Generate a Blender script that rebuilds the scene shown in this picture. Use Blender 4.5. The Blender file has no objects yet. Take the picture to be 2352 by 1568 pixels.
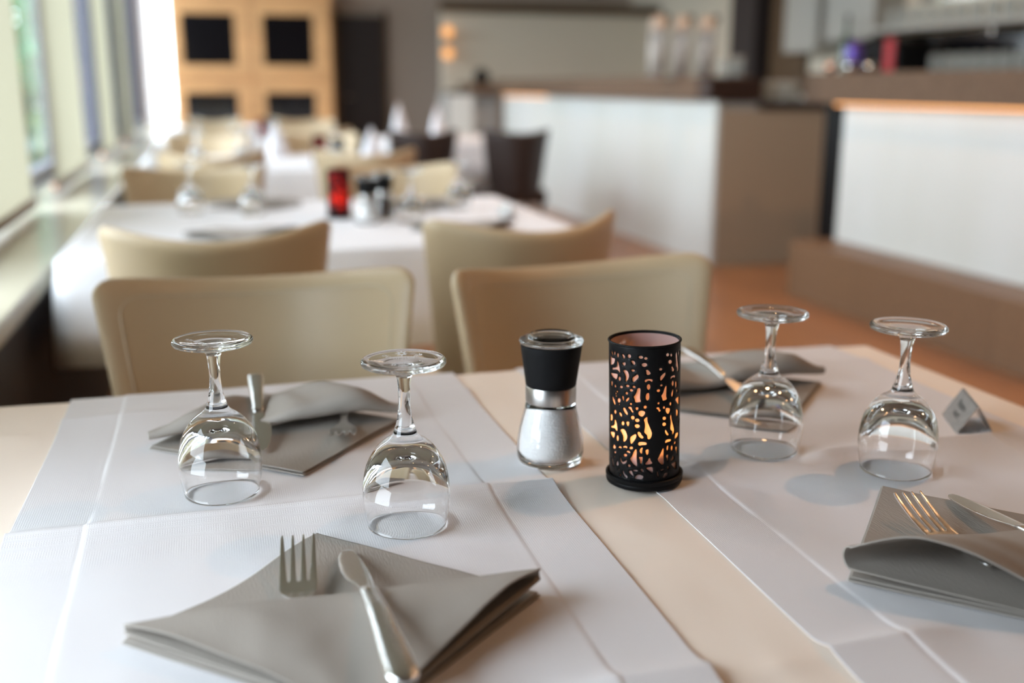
import bpy, bmesh, math, random
import numpy as np
from mathutils import Vector, Matrix, geometry, noise
PI = math.pi
random.seed(7)
scene = bpy.context.scene
C = scene.collection

# ------------------------------------------------------------------ camera
cam_d = bpy.data.cameras.new('camera')
cam = bpy.data.objects.new('camera', cam_d)
C.objects.link(cam)
scene.camera = cam
PITCH, YAW, ROLL = .2391, .2754, .0025
F_ = Vector((math.sin(YAW) * math.cos(PITCH), math.cos(YAW) * math.cos(PITCH), -math.sin(PITCH)))
R_ = Vector((math.cos(YAW), -math.sin(YAW), 0))
U_ = R_.cross(F_)
Rr = R_ * math.cos(ROLL) + U_ * math.sin(ROLL)
Ur = -R_ * math.sin(ROLL) + U_ * math.cos(ROLL)
m = Matrix((Rr, Ur, -F_)).transposed().to_4x4()
m.translation = (0, 0, 1.124)
cam.matrix_world = m
cam_d.sensor_width = 36
cam_d.lens = 36 * 2401 / 2352
cam_d.clip_start = .02
cam_d.dof.use_dof = True
cam_d.dof.focus_distance = .925
cam_d.dof.aperture_fstop = 2.35

# ------------------------------------------------------------------ world, view
WORLD = 13.6
SPOT_W = 62
CANDLE_W = .038
w = bpy.data.worlds.new('sky'); scene.world = w
w.use_nodes = True
bg = w.node_tree.nodes['Background']
bg.inputs[0].default_value = (.81, .88, 1, 1)
bg.inputs[1].default_value = WORLD
scene.view_settings.view_transform = 'Standard'
scene.view_settings.look = 'None'
scene.view_settings.gamma = 1
scene.view_settings.use_curve_mapping = False
scene.view_settings.exposure = 0.0
cy = scene.cycles
cy.use_denoising = True
cy.max_bounces = 14
cy.diffuse_bounces = 5
cy.glossy_bounces = 6
cy.transmission_bounces = 14
cy.transparent_max_bounces = 16
cy.sample_clamp_indirect = 60
cy.caustics_reflective = True
cy.caustics_refractive = True
cy.blur_glossy = .1

# windows along the left wall (y from, y to); portals only guide the sampling of the sky
WINY = [(.15, 1.1), (1.3, 2.5), (2.7, 4.3), (4.5, 6.1), (6.3, 7.9), (8.1, 9.7), (9.9, 11.3), (11.5, 12.75)]
WTOP = [1.62] + [2.95] * 20  # unseen tops shaped for the daylight: first lowered, the rest raised
for (a, b), zt in zip(WINY, WTOP):
    l = bpy.data.lights.new('window_portal', 'AREA')
    l.shape = 'RECTANGLE'; l.size = zt - .71; l.size_y = b - a
    l.cycles.is_portal = True
    o = bpy.data.objects.new('window_portal', l); C.objects.link(o)
    o.location = (-.80, (a + b) / 2, (zt + .71) / 2)
    o.rotation_euler = (0, -PI / 2, 0)

# ------------------------------------------------------------------ materials
def mat(name, col, rough=.5, metal=0, spec=.5, bump=None, noise_col=None, trans=None, coat=0):
    M = bpy.data.materials.new(name); M.use_nodes = True
    nt = M.node_tree; n = nt.nodes; L = nt.links
    b = n['Principled BSDF']
    b.inputs['Base Color'].default_value = (*col, 1)
    b.inputs['Roughness'].default_value = rough
    b.inputs['Metallic'].default_value = metal
    b.inputs['Specular IOR Level'].default_value = spec
    b.inputs['Coat Weight'].default_value = coat
    tc = n.new('ShaderNodeTexCoord')
    if noise_col:
        c2, scale, stretch = noise_col
        mp = n.new('ShaderNodeMapping'); mp.inputs['Scale'].default_value = stretch
        nz = n.new('ShaderNodeTexNoise'); nz.inputs['Scale'].default_value = scale; nz.inputs['Detail'].default_value = 4
        mx = n.new('ShaderNodeMix'); mx.data_type = 'RGBA'
        mx.inputs[6].default_value = (*col, 1); mx.inputs[7].default_value = (*c2, 1)
        rp = n.new('ShaderNodeMapRange'); rp.inputs[1].default_value = .35; rp.inputs[2].default_value = .65
        L.new(tc.outputs['Object'], mp.inputs[0]); L.new(mp.outputs[0], nz.inputs['Vector'])
        L.new(nz.outputs['Fac'], rp.inputs[0]); L.new(rp.outputs[0], mx.inputs[0]); L.new(mx.outputs[2], b.inputs['Base Color'])
    if bump:
        kind, scale, strength, dist = bump[:4]
        bp = n.new('ShaderNodeBump'); bp.inputs['Strength'].default_value = strength; bp.inputs['Distance'].default_value = dist
        if kind == 'noise':
            t = n.new('ShaderNodeTexNoise'); t.inputs['Scale'].default_value = scale; t.inputs['Detail'].default_value = 3
            L.new(tc.outputs['Object'], t.inputs['Vector']); src = t.outputs['Fac']
        elif kind == 'honey':
            t = n.new('ShaderNodeTexVoronoi'); t.feature = 'DISTANCE_TO_EDGE'; t.inputs['Scale'].default_value = scale; t.inputs['Randomness'].default_value = .12
            mp = n.new('ShaderNodeMapping'); mp.inputs['Scale'].default_value = (1, .72, 1)
            L.new(tc.outputs['Object'], mp.inputs[0]); L.new(mp.outputs[0], t.inputs['Vector']); src = t.outputs['Distance']
        elif kind == 'weave':
            mp = n.new('ShaderNodeMapping'); mp.inputs['Rotation'].default_value = (0, 0, .8)
            t = n.new('ShaderNodeTexNoise'); t.inputs['Scale'].default_value = scale; t.inputs['Detail'].default_value = 2
            mp.inputs['Scale'].default_value = (1, .12, 1)
            L.new(tc.outputs['Object'], mp.inputs[0]); L.new(mp.outputs[0], t.inputs['Vector']); src = t.outputs['Fac']
        L.new(src, bp.inputs['Height']); L.new(bp.outputs[0], b.inputs['Normal'])
    return M

def glass_mat(name, ior=1.5, col=(1, 1, 1), rough=0.0):
    M = bpy.data.materials.new(name); M.use_nodes = True
    nt = M.node_tree; nt.nodes.clear()
    o = nt.nodes.new('ShaderNodeOutputMaterial'); g = nt.nodes.new('ShaderNodeBsdfGlass')
    g.inputs['Color'].default_value = (*col, 1); g.inputs['Roughness'].default_value = rough; g.inputs['IOR'].default_value = ior
    nt.links.new(g.outputs[0], o.inputs[0]); return M

def pane_mat(name, tint=(.97, 1, .99)):
    # thin flat pane: fresnel reflection over straight transmission
    M = bpy.data.materials.new(name); M.use_nodes = True
    nt = M.node_tree; nt.nodes.clear(); N = nt.nodes.new
    o = N('ShaderNodeOutputMaterial'); t = N('ShaderNodeBsdfTransparent'); g = N('ShaderNodeBsdfGlossy'); f = N('ShaderNodeLayerWeight'); pw = N('ShaderNodeMath'); ml = N('ShaderNodeMath'); x = N('ShaderNodeMixShader')
    t.inputs[0].default_value = (*tint, 1); g.inputs['Roughness'].default_value = .02; f.inputs[0].default_value = .5; pw.operation = 'POWER'; pw.inputs[1].default_value = 5; ml.operation = 'MULTIPLY_ADD'; ml.inputs[1].default_value = .45; ml.inputs[2].default_value = .03
    nt.links.new(f.outputs['Facing'], pw.inputs[0]); nt.links.new(pw.outputs[0], ml.inputs[0]); nt.links.new(ml.outputs[0], x.inputs[0]); nt.links.new(t.outputs[0], x.inputs[1]); nt.links.new(g.outputs[0], x.inputs[2]); nt.links.new(x.outputs[0], o.inputs[0])
    return M

def translucent(name, col, tcol, fac=.5, rough=.9, transparent=0):
    M = bpy.data.materials.new(name); M.use_nodes = True
    nt = M.node_tree; nt.nodes.clear(); N = nt.nodes.new
    o = N('ShaderNodeOutputMaterial'); d = N('ShaderNodeBsdfDiffuse'); t = N('ShaderNodeBsdfTranslucent'); x = N('ShaderNodeMixShader')
    d.inputs[0].default_value = (*col, 1); t.inputs[0].default_value = (*tcol, 1); x.inputs[0].default_value = fac
    nt.links.new(d.outputs[0], x.inputs[1]); nt.links.new(t.outputs[0], x.inputs[2])
    out = x.outputs[0]
    if transparent:
        y = N('ShaderNodeMixShader'); tr = N('ShaderNodeBsdfTransparent'); y.inputs[0].default_value = transparent
        nt.links.new(out, y.inputs[1]); nt.links.new(tr.outputs[0], y.inputs[2]); out = y.outputs[0]
    nt.links.new(out, o.inputs[0]); return M

def emit(name, col, s):
    M = bpy.data.materials.new(name); M.use_nodes = True
    nt = M.node_tree; nt.nodes.clear(); N = nt.nodes.new
    o = N('ShaderNodeOutputMaterial'); e = N('ShaderNodeEmission'); e.inputs[0].default_value = (*col, 1); e.inputs[1].default_value = s
    nt.links.new(e.outputs[0], o.inputs[0]); return M

def plank_mat(name, c1, c2, rough, lx, ly, rot=0, spec=.5):
    M = bpy.data.materials.new(name); M.use_nodes = True
    nt = M.node_tree; N = nt.nodes.new; L = nt.links; b = nt.nodes['Principled BSDF']
    b.inputs['Roughness'].default_value = rough; b.inputs['Specular IOR Level'].default_value = spec
    tc = N('ShaderNodeTexCoord'); mp = N('ShaderNodeMapping'); mp.inputs['Rotation'].default_value = (0, 0, rot)
    br = N('ShaderNodeTexBrick'); br.inputs['Scale'].default_value = 1; br.inputs['Brick Width'].default_value = lx; br.inputs['Row Height'].default_value = ly
    br.inputs['Mortar Size'].default_value = .002; br.inputs['Color1'].default_value = (*c1, 1); br.inputs['Color2'].default_value = (*c2, 1)
    br.inputs['Mortar'].default_value = (c1[0] * .4, c1[1] * .4, c1[2] * .4, 1)
    nz = N('ShaderNodeTexNoise'); nz.inputs['Scale'].default_value = 3; nz.inputs['Detail'].default_value = 6
    m2 = N('ShaderNodeMapping'); m2.inputs['Scale'].default_value = (1.2, 14, 14); m2.inputs['Rotation'].default_value = (0, 0, rot)
    mx = N('ShaderNodeMix'); mx.data_type = 'RGBA'; mx.blend_type = 'MULTIPLY'; mx.inputs[0].default_value = .55
    L.new(tc.outputs['Object'], mp.inputs[0]); L.new(mp.outputs[0], br.inputs['Vector'])
    L.new(tc.outputs['Object'], m2.inputs[0]); L.new(m2.outputs[0], nz.inputs['Vector'])
    rp = N('ShaderNodeMapRange'); rp.inputs[1].default_value = .3; rp.inputs[2].default_value = .7; rp.inputs[3].default_value = .55; rp.inputs[4].default_value = 1.15
    L.new(nz.outputs['Fac'], rp.inputs[0]); L.new(br.outputs['Color'], mx.inputs[6]); L.new(rp.outputs[0], mx.inputs[7]); L.new(mx.outputs[2], b.inputs['Base Color'])
    return M

M_cloth = mat('apricot_linen', (.95, .82, .70), .8, bump=('noise', 900, .15, .0004))
M_runner = mat('white_honeycomb_cotton', (.79, .765, .77), .8, bump=('honey', 500, .5, .0005))
M_cloth_bg = mat('white_table_linen', (.82, .81, .82), .85)
M_napkin = mat('grey_napkin_cloth', (.345, .305, .265), .85, bump=('weave', 900, .6, .0006))
M_leather = mat('cream_leather', (.56, .43, .27), .42, spec=.4, bump=('noise', 60, .05, .002))
M_seam = mat('seam_cord', (.56, .47, .33), .6)
M_legwood = mat('dark_leg_wood', (.045, .028, .018), .4)
M_steel = mat('polished_steel', (.90, .88, .85), .24, 1)
M_brushed = mat('brushed_steel', (.62, .60, .58), .30, 1, noise_col=((.5, .49, .47), 300, (1, 1, .05)))
M_black = mat('black_enamel', (.006, .006, .0065), .42, spec=.12)
M_blackplastic = mat('black_plastic', (.009, .009, .0095), .6, spec=.1)
M_glass = glass_mat('clear_glass', 1.46)
M_acrylic = glass_mat('clear_acrylic', 1.45)
M_salt = mat('coarse_salt', (.74, .73, .715), .6, bump=('noise', 500, .9, .0012))
M_pepper = mat('peppercorns', (.06, .045, .035), .8, bump=('noise', 300, 1, .002))
M_etch = translucent('etched_frosting', (.9, .9, .9), (.9, .9, .9), .3, transparent=.12)
M_liner = translucent('frosted_liner', (.72, .56, .55), (.95, .72, .62), .55)
M_liner_red = translucent('red_frosted_liner', (.75, .03, .04), (.95, .05, .05), .6)
M_wax = mat('white_wax', (.9, .85, .78), .5)
M_flame = emit('candle_flame', (1, .46, .11), 30)
M_sill = mat('glossy_sill_laminate', (.50, .46, .36), .18, spec=.6)
M_darkpanel = mat('dark_brown_panel', (.022, .015, .014), .6)
M_wallcream = mat('cream_plaster', (.62, .56, .46), .8)
M_walltaupe = mat('taupe_plaster', (.36, .285, .23), .85, bump=('noise', 8, .2, .01))
M_wallback = mat('pale_stone_wall', (.60, .53, .42), .8)
M_ceiling = mat('ceiling_paint', (.28, .25, .22), .9)
M_frame = mat('lavender_grey_window_frame', (.085, .082, .105), .5)
M_woodbrown = mat('brown_window_batten', (.20, .10, .05), .4)
M_copper = mat('copper_knob', (.75, .42, .30), .25, 1)
M_blind = translucent('cream_blind_fabric', (.62, .57, .45), (.255, .235, .17), .5)
M_curtain = translucent('white_voile', (.92, .92, .92), (.95, .95, .95), .5, transparent=.45)
M_pane = pane_mat('window_glass')
M_floor = plank_mat('laminate_floor', (.36, .17, .075), (.28, .13, .06), .35, 1.6, .19, PI / 2)
M_barwood = plank_mat('bar_counter_wood', (.165, .105, .067), (.12, .078, .05), .65, 1.6, .4, PI / 2, .2)
M_ledge = plank_mat('step_wood', (.27, .155, .08), (.20, .11, .055), .5, 1.0, .5, PI / 2)
M_barpanel = mat('glossy_white_panel', (.70, .72, .70), .22, spec=.5, noise_col=((.64, .65, .60), 1.2, (1, 1, .3)))
M_barside = mat('taupe_laminate', (.42, .33, .235), .6)
M_bargrey = mat('grey_laminate', (.42, .40, .37), .6)
M_led = emit('warm_led_strip', (1, .45, .16), 2.3)
M_cabwood = plank_mat('honey_oak', (.78, .42, .18), (.70, .36, .15), .45, 3, 2)
M_darkglass = mat('dark_cabinet_glass', (.006, .005, .006), .12, spec=.7)
M_door = mat('dark_stained_door', (.016, .008, .006), .5)
M_doorbrown = mat('brown_stained_wood', (.085, .05, .022), .5)
M_chrome = mat('chrome', (.75, .73, .70), .12, 1)
M_tap = mat('satin_tap_metal', (.40, .37, .33), .35)
M_panelgrey = mat('grey_cabinet_front', (.36, .355, .32), .45)
M_red = mat('red_stripe', (.42, .004, .012), .3, coat=.3)
M_purple = mat('purple_foil', (.09, .05, .30), .25, .4)
M_greenglass = mat('green_bottle_glass', (.005, .06, .02), .08, spec=.8)
M_thinglass = translucent('bar_glass', (.55, .60, .58), (.55, .60, .58), .3, transparent=.55)
M_white = mat('white_fabric', (.80, .79, .82), .8)
M_leaf = mat('leaf', (.045, .16, .022), .6, spec=.12, noise_col=((.16, .32, .05), 1.5, (1, 1, 1)))
M_leaf2 = mat('blue_green_leaf', (.022, .11, .065), .6, spec=.12, noise_col=((.10, .26, .15), 1.5, (1, 1, 1)))
M_bark = mat('bark', (.10, .07, .05), .9)
M_lawn = mat('lawn', (.05, .065, .03), .9, noise_col=((.07, .085, .045), 2, (1, 1, 1)))
M_lampwarm = emit('warm_sconce_glow', (1, .46, .15), 1.5)
M_bulb = emit('halogen_bulb', (1, .55, .25), 160)
M_print = mat('dark_print', (.05, .055, .05), .6)

# ------------------------------------------------------------------ mesh helpers
def link(name, me, mt=None, parent=None, smooth=True, auto=None):
    o = bpy.data.objects.new(name, me); C.objects.link(o)
    if mt: me.materials.append(mt)
    if smooth:
        for p in me.polygons: p.use_smooth = True
    if parent: o.parent = parent
    if auto:
        try: me.set_sharp_from_angle(angle=math.radians(auto))
        except Exception: pass
    return o

def mesh(name, V, Fc, mt=None, parent=None, smooth=True, auto=None):
    me = bpy.data.meshes.new(name); me.from_pydata([tuple(v) for v in V], [], Fc); me.update()
    return link(name, me, mt, parent, smooth, auto)

def tag(o, label, cat, group=None):
    o['label'] = label; o['category'] = cat
    if group: o['group'] = group
    return o

def thing(name, label, cat, loc=(0, 0, 0), rz=0, group=None):
    o = bpy.data.objects.new(name, None); C.objects.link(o); o.empty_display_size = .05
    o.location = loc; o.rotation_euler = (0, 0, rz)
    return tag(o, label, cat, group)

def struct(o):
    o['kind'] = 'structure'; return o

class MB:
    def __init__(s): s.V = []; s.F = []
    def add(s, V, F):
        k = len(s.V); s.V += [tuple(v) for v in V]; s.F += [tuple(i + k for i in f) for f in F]; return s
    def box(s, x0, x1, y0, y1, z0, z1):
        return s.add([(x0, y0, z0), (x1, y0, z0), (x1, y1, z0), (x0, y1, z0), (x0, y0, z1), (x1, y0, z1), (x1, y1, z1), (x0, y1, z1)],
                     [(0, 3, 2, 1), (4, 5, 6, 7), (0, 1, 5, 4), (1, 2, 6, 5), (2, 3, 7, 6), (3, 0, 4, 7)])
    def tube(s, P, r, n=10, cap=True):
        P = [Vector(p) for p in P]; V = []; F = []
        up = Vector((0, 0, 1))
        for i, p in enumerate(P):
            t = (P[min(i + 1, len(P) - 1)] - P[max(i - 1, 0)]).normalized()
            a = t.cross(up)
            if a.length < .05: a = t.cross(Vector((1, 0, 0)))
            a.normalize(); b = t.cross(a)
            rr = r[i] if isinstance(r, (list, tuple)) else r
            V += [p + a * rr * math.cos(2 * PI * k / n) + b * rr * math.sin(2 * PI * k / n) for k in range(n)]
        for i in range(len(P) - 1):
            for k in range(n):
                F.append((i * n + k, i * n + (k + 1) % n, (i + 1) * n + (k + 1) % n, (i + 1) * n + k))
        if cap: F.append(tuple(range(n))[::-1]); F.append(tuple((len(P) - 1) * n + k for k in range(n)))
        return s.add(V, F)
    def lathe(s, prof, n=48, c=(0, 0), close=False):
        V = []; F = []
        for (r, z) in prof:
            V += [(c[0] + r * math.cos(2 * PI * k / n), c[1] + r * math.sin(2 * PI * k / n), z) for k in range(n)]
        L = len(prof)
        for i in range(L - 1 + (1 if close else 0)):
            j = (i + 1) % L
            for k in range(n):
                F.append((i * n + k, i * n + (k + 1) % n, j * n + (k + 1) % n, j * n + k))
        return s.add(V, F)
    def build(s, name, mt=None, parent=None, smooth=False, bevel=0, auto=None, weld=False):
        o = mesh(name, s.V, s.F, mt, parent, smooth or bool(auto), auto)
        if weld:
            b = bmesh.new(); b.from_mesh(o.data); bmesh.ops.remove_doubles(b, verts=b.verts, dist=1e-5)
            bmesh.ops.recalc_face_normals(b, faces=b.faces); b.to_mesh(o.data); b.free()
        if bevel:
            md = o.modifiers.new('bevel', 'BEVEL'); md.width = bevel; md.segments = 2; md.limit_method = 'ANGLE'
        return o

def fix_normals(o):
    b = bmesh.new(); b.from_mesh(o.data); bmesh.ops.recalc_face_normals(b, faces=b.faces); b.to_mesh(o.data); b.free(); return o

def boxo(name, b, mt, parent=None, bevel=0):
    return MB().box(*b).build(name, mt, parent, bevel=bevel)

def rbox(hx, hy, hz, r, nx=16, ny=4, nz=16, f=None):
    """rounded box surface grid, optionally deformed by f(x,y,z)"""
    V = []; F = []; idx = {}
    def ticks(h, n):
        e = [h - r + r * math.tan(PI / 4 * k / 3) for k in range(0, 4)]
        inner = [(-h + r) + (2 * (h - r)) * k / n for k in range(n + 1)]
        return [-x for x in reversed(e[1:])] + inner + e[1:]
    X, Y, Z = ticks(hx, nx), ticks(hy, ny), ticks(hz, nz)
    def vid(p):
        k = (round(p[0], 6), round(p[1], 6), round(p[2], 6))
        if k not in idx:
            q = Vector((max(-hx + r, min(hx - r, p[0])), max(-hy + r, min(hy - r, p[1])), max(-hz + r, min(hz - r, p[2]))))
            d = Vector(p) - q
            v = q + (d.normalized() * r if d.length > 1e-9 else Vector())
            idx[k] = len(V); V.append(tuple(f(*v)) if f else tuple(v))
        return idx[k]
    def face(A, B, fn, flip):
        for i in range(len(A) - 1):
            for j in range(len(B) - 1):
                q = [vid(fn(A[i], B[j])), vid(fn(A[i + 1], B[j])), vid(fn(A[i + 1], B[j + 1])), vid(fn(A[i], B[j + 1]))]
                F.append(tuple(q[::-1] if flip else q))
    face(X, Y, lambda a, b: (a, b, hz), False); face(X, Y, lambda a, b: (a, b, -hz), True)
    face(X, Z, lambda a, b: (a, -hy, b), False); face(X, Z, lambda a, b: (a, hy, b), True)
    face(Y, Z, lambda a, b: (hx, a, b), False); face(Y, Z, lambda a, b: (-hx, a, b), True)
    return V, F

def copy_tree(o, parent=None):
    c = o.copy(); C.objects.link(c)
    if parent: c.parent = parent
    for ch in list(o.children): copy_tree(ch, c)
    return c

def place(src, first, loc, rz, label, cat=None, group=None):
    o = src if first else copy_tree(src)
    o.location = loc; o.rotation_euler = (0, 0, rz)
    o['label'] = label
    if group: o['group'] = group
    return o

def interp(L, t):
    t = max(0, min(1, t)) * (len(L) - 1); i = min(int(t), len(L) - 2); f = t - i
    f = f * f * (3 - 2 * f)
    return L[i] * (1 - f) + L[i + 1] * f

# ================================================================== SETTING
XW = -.72
struct(boxo('floor', (-.9, 5.4, -3.4, 13.2, -.06, 0), M_floor))
struct(boxo('ceiling', (-.9, 5.4, -3.4, 13.2, 3.15, 3.23), M_ceiling))
b = MB()
b.box(XW - .13, XW, -3.4, 13.2, 0, .70); b.box(XW - .13, XW, -3.4, 13.2, 2.95, 3.15)
ys = [-3.4] + [v for p in WINY for v in p] + [13.2]
for i in range(0, len(ys), 2): b.box(XW - .13, XW, ys[i], ys[i + 1], .70, 2.95)
b.box(XW - .13, XW, WINY[0][0], WINY[0][1], WTOP[0], 2.95)
struct(b.build('wall_left', M_frame))
struct(boxo('wall_front', (-.9, 5.4, -3.5, -3.4, 0, 3.15), M_doorbrown))
struct(boxo('wall_right', (5.2, 5.32, -3.4, 13.2, 0, 3.15), M_wallback))
# back wall with a curtained window beside the oak cabinet
b = MB(); YB = 12.92
b.box(XW, -.66, YB, YB + .14, 0, 3.15); b.box(-.66, .9, YB, YB + .14, 0, .38); b.box(-.66, .9, YB, YB + .14, 2.42, 3.15)
b.box(.9, 5.2, YB, YB + .14, 0, 3.15)
struct(b.build('wall_back', M_walltaupe))
# sill and dark panelling below it
struct(boxo('trim_1', (XW, -.395, -3.4, YB, .655, .70), M_sill, bevel=.006))['label'] = 'glossy window sill'
struct(boxo('trim_2', (XW, -.425, -3.4, YB, 0, .655), M_darkpanel))['label'] = 'dark panelling under the sill'
struct(boxo('trim_3', (XW, XW + .03, -3.4, YB, 2.95, 3.05), M_frame))
for i, (a, c) in enumerate(WINY):
    b = MB(); x0, x1 = XW - .09, XW - .03; zt = WTOP[i]
    b.box(x0, x1, a, a + .05, .70, zt); b.box(x0, x1, c - .05, c, .70, zt)
    b.box(x0, x1, a + .05, c - .05, .70, .76); b.box(x0, x1, a + .05, c - .05, zt - .06, zt)
    o = struct(b.build('window_%d' % (i + 1), M_frame))
    boxo('pane', (XW - .063, XW - .057, a + .05, c - .05, .76, zt - .06), M_pane, o)
b = MB()
b.box(-.66, -.61, YB + .04, YB + .1, .38, 2.42); b.box(.85, .9, YB + .04, YB + .1, .38, 2.42)
b.box(-.61, .85, YB + .04, YB + .1, .38, .44); b.box(-.61, .85, YB + .04, YB + .1, 2.36, 2.42)
o = struct(b.build('window_10', M_white)); boxo('pane', (-.61, .85, YB + .068, YB + .074, .44, 2.36), M_pane, o)
# door in the back wall
o = struct(boxo('door_1', (1.50, 2.04, YB - .05, YB, 0, 1.93), M_door, bevel=.004))
boxo('door_frame', (1.44, 1.50, YB - .06, YB, 0, 1.99), M_doorbrown, o)
boxo('door_frame', (2.04, 2.08, YB - .06, YB, 0, 1.99), M_doorbrown, o)
MB().tube([(1.56, YB - .055, 1.0), (1.56, YB - .10, 1.0), (1.66, YB - .10, 1.0)], .009).build('door_handle', M_chrome, o, smooth=True)
# pale partition behind the far counter
struct(boxo('wall_partition', (2.57, 5.2, 12.0, 12.12, 0, 1.93), M_wallback))
struct(boxo('trim_4', (2.55, 5.2, 11.95, 12.15, 1.93, 2.05), M_doorbrown))['label'] = 'brown wooden capping of the partition'
# dark column and brown door on the right wall
struct(boxo('column_1', (4.98, 5.2, 9.25, 9.75, 0, 3.15), M_darkpanel))
o = struct(boxo('door_2', (5.14, 5.2, 8.62, 9.23, 0, 2.15), M_doorbrown, bevel=.004))
boxo('door_handle', (5.09, 5.14, 8.70, 8.74, .98, 1.12), M_chrome, o)
# outside
struct(boxo('ground', (-40, XW - .13, -30, 60, -.3, -.12), M_lawn))

# ---- voile curtain, panel blinds
def sheet(x0, x1, z0, z1, y, amp, wl, n, mt, name, parent=None, axis='x'):
    V = []; F = []
    for i in range(n + 1):
        t = x0 + (x1 - x0) * i / n; d = amp * math.sin(2 * PI * t / wl) + amp * .4 * math.sin(2 * PI * t / wl * .37 + 1)
        for z in (z0, (z0 + z1) / 2, z1): V.append((t, y + d, z) if axis == 'x' else (y + d, t, z))
    for i in range(n):
        for k in range(2): F.append((i * 3 + k, i * 3 + 3 + k, i * 3 + 4 + k, i * 3 + 1 + k))
    return mesh(name, V, F, mt, parent)
o = sheet(-.67, .02, .42, 2.5, YB - .06, .018, .09, 80, M_curtain, 'voile_curtain'); tag(o, 'bright white sheer curtain hanging beside the oak cabinet', 'curtain')
words = ['largest cream panel blind at the left picture edge', 'second cream panel blind along the windows', 'third cream panel blind, between the blue-green gap and the far ones', 'farthest and narrowest cream panel blind on the window wall']
words = ['cream panel blind beside the nearest table, just outside the left picture edge'] + words  # unseen first blind, added to hold daylight off the chair fronts and table
for i, (a, c) in enumerate([(.95, 2.05), (2.62, 3.88), (4.45, 5.60), (6.42, 7.40), (8.0, 8.92)]):
    t = thing('panel_blind', words[i], 'blind', (-.60, (a + c) / 2, .72), 0, 'panel blinds along the window wall')
    h = (c - a) / 2
    top_ = 2.17 if i == 0 else 1.22
    sheet(-h, h, .03, top_, 0, .003, .6, 30, M_blind, 'fabric', t, 'y')
    boxo('bottom_batten', (-.012, .012, -h, h, 0, .032), M_woodbrown, t, bevel=.003)
    boxo('head_rail', (-.02, .02, -h, h, top_ - .01, top_ + .03), M_frame, t)
    for s in (-1, 1):
        MB().lathe([(.0005, .0), (.012, .006), (.014, .016), (.012, .026), (.0005, .032)], 12, (0, s * (h + .012))).build('end_knob', M_copper, t, smooth=True)

# ---- planting outside
def leafball(n, rx, ry, rz, s, seed):
    rnd = random.Random(seed); V = []; F = []
    for i in range(n):
        d = Vector((rnd.gauss(0, 1), rnd.gauss(0, 1), rnd.gauss(0, 1))).normalized() * (rnd.uniform(.55, 1) ** .6)
        k = 1 + .22 * math.sin(5 * d.x + seed) * math.cos(4 * d.z + 2 * seed)
        p = Vector((d.x * rx * k, d.y * ry * k, rz + d.z * rz * k))
        a = Vector((rnd.gauss(0, 1), rnd.gauss(0, 1), rnd.gauss(0, 1))).normalized(); c = a.orthogonal().normalized()
        L = s * rnd.uniform(.6, 1.3); q = len(V)
        V += [p, p + a * L * .5 + c * L * .28, p + a * L, p + a * L * .5 - c * L * .28]; F.append((q, q + 1, q + 2, q + 3))
    return V, F
sh = [mesh('shrub_leaves', *leafball(2600, .62, .62, 1.35, .13, k)).data for k in range(2)]
for o in list(C.objects):
    if o.name.startswith('shrub_leaves'): bpy.data.objects.remove(o)
sh[0].materials.append(M_leaf); sh[1].materials.append(M_leaf2)
spots = [(-1.62, 9.0, 1), (-2.25, 12.3, 0), (-1.85, 16.2, 1), (-2.2, 21.0, 0), (-3.6, 19.0, 1), (-1.42, 14.1, 0), (-1.6, 26, 0), (-2.9, 30, 1)]
nm = ['nearest tall blue-green shrub outside the window wall', 'second tall shrub outside, light green, past the first blind gap', 'blue-green shrub standing third in the row outside the windows', 'light green shrub far along the outside of the windows',
      'blue-green shrub beyond the bright green ones outside', 'fresh green shrub outside the last window by the voile curtain', 'pale green shrub deep in the garden outside', 'farthest blue-green shrub in the garden outside']
for (x, y, k), lb in zip(spots, nm):
    t = thing('shrub', lb, 'shrub', (x, y, -.12), x * 3, 'shrubs outside the windows')
    o = bpy.data.objects.new('foliage', sh[k]); C.objects.link(o); o.parent = t; o.scale = (1, 1, 1.15)
    MB().tube([(0, 0, -.05), (.03, 0, .5), (0, .02, 1.4)], [.05, .04, .02], 8).build('trunk', M_bark, t, smooth=True)

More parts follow.
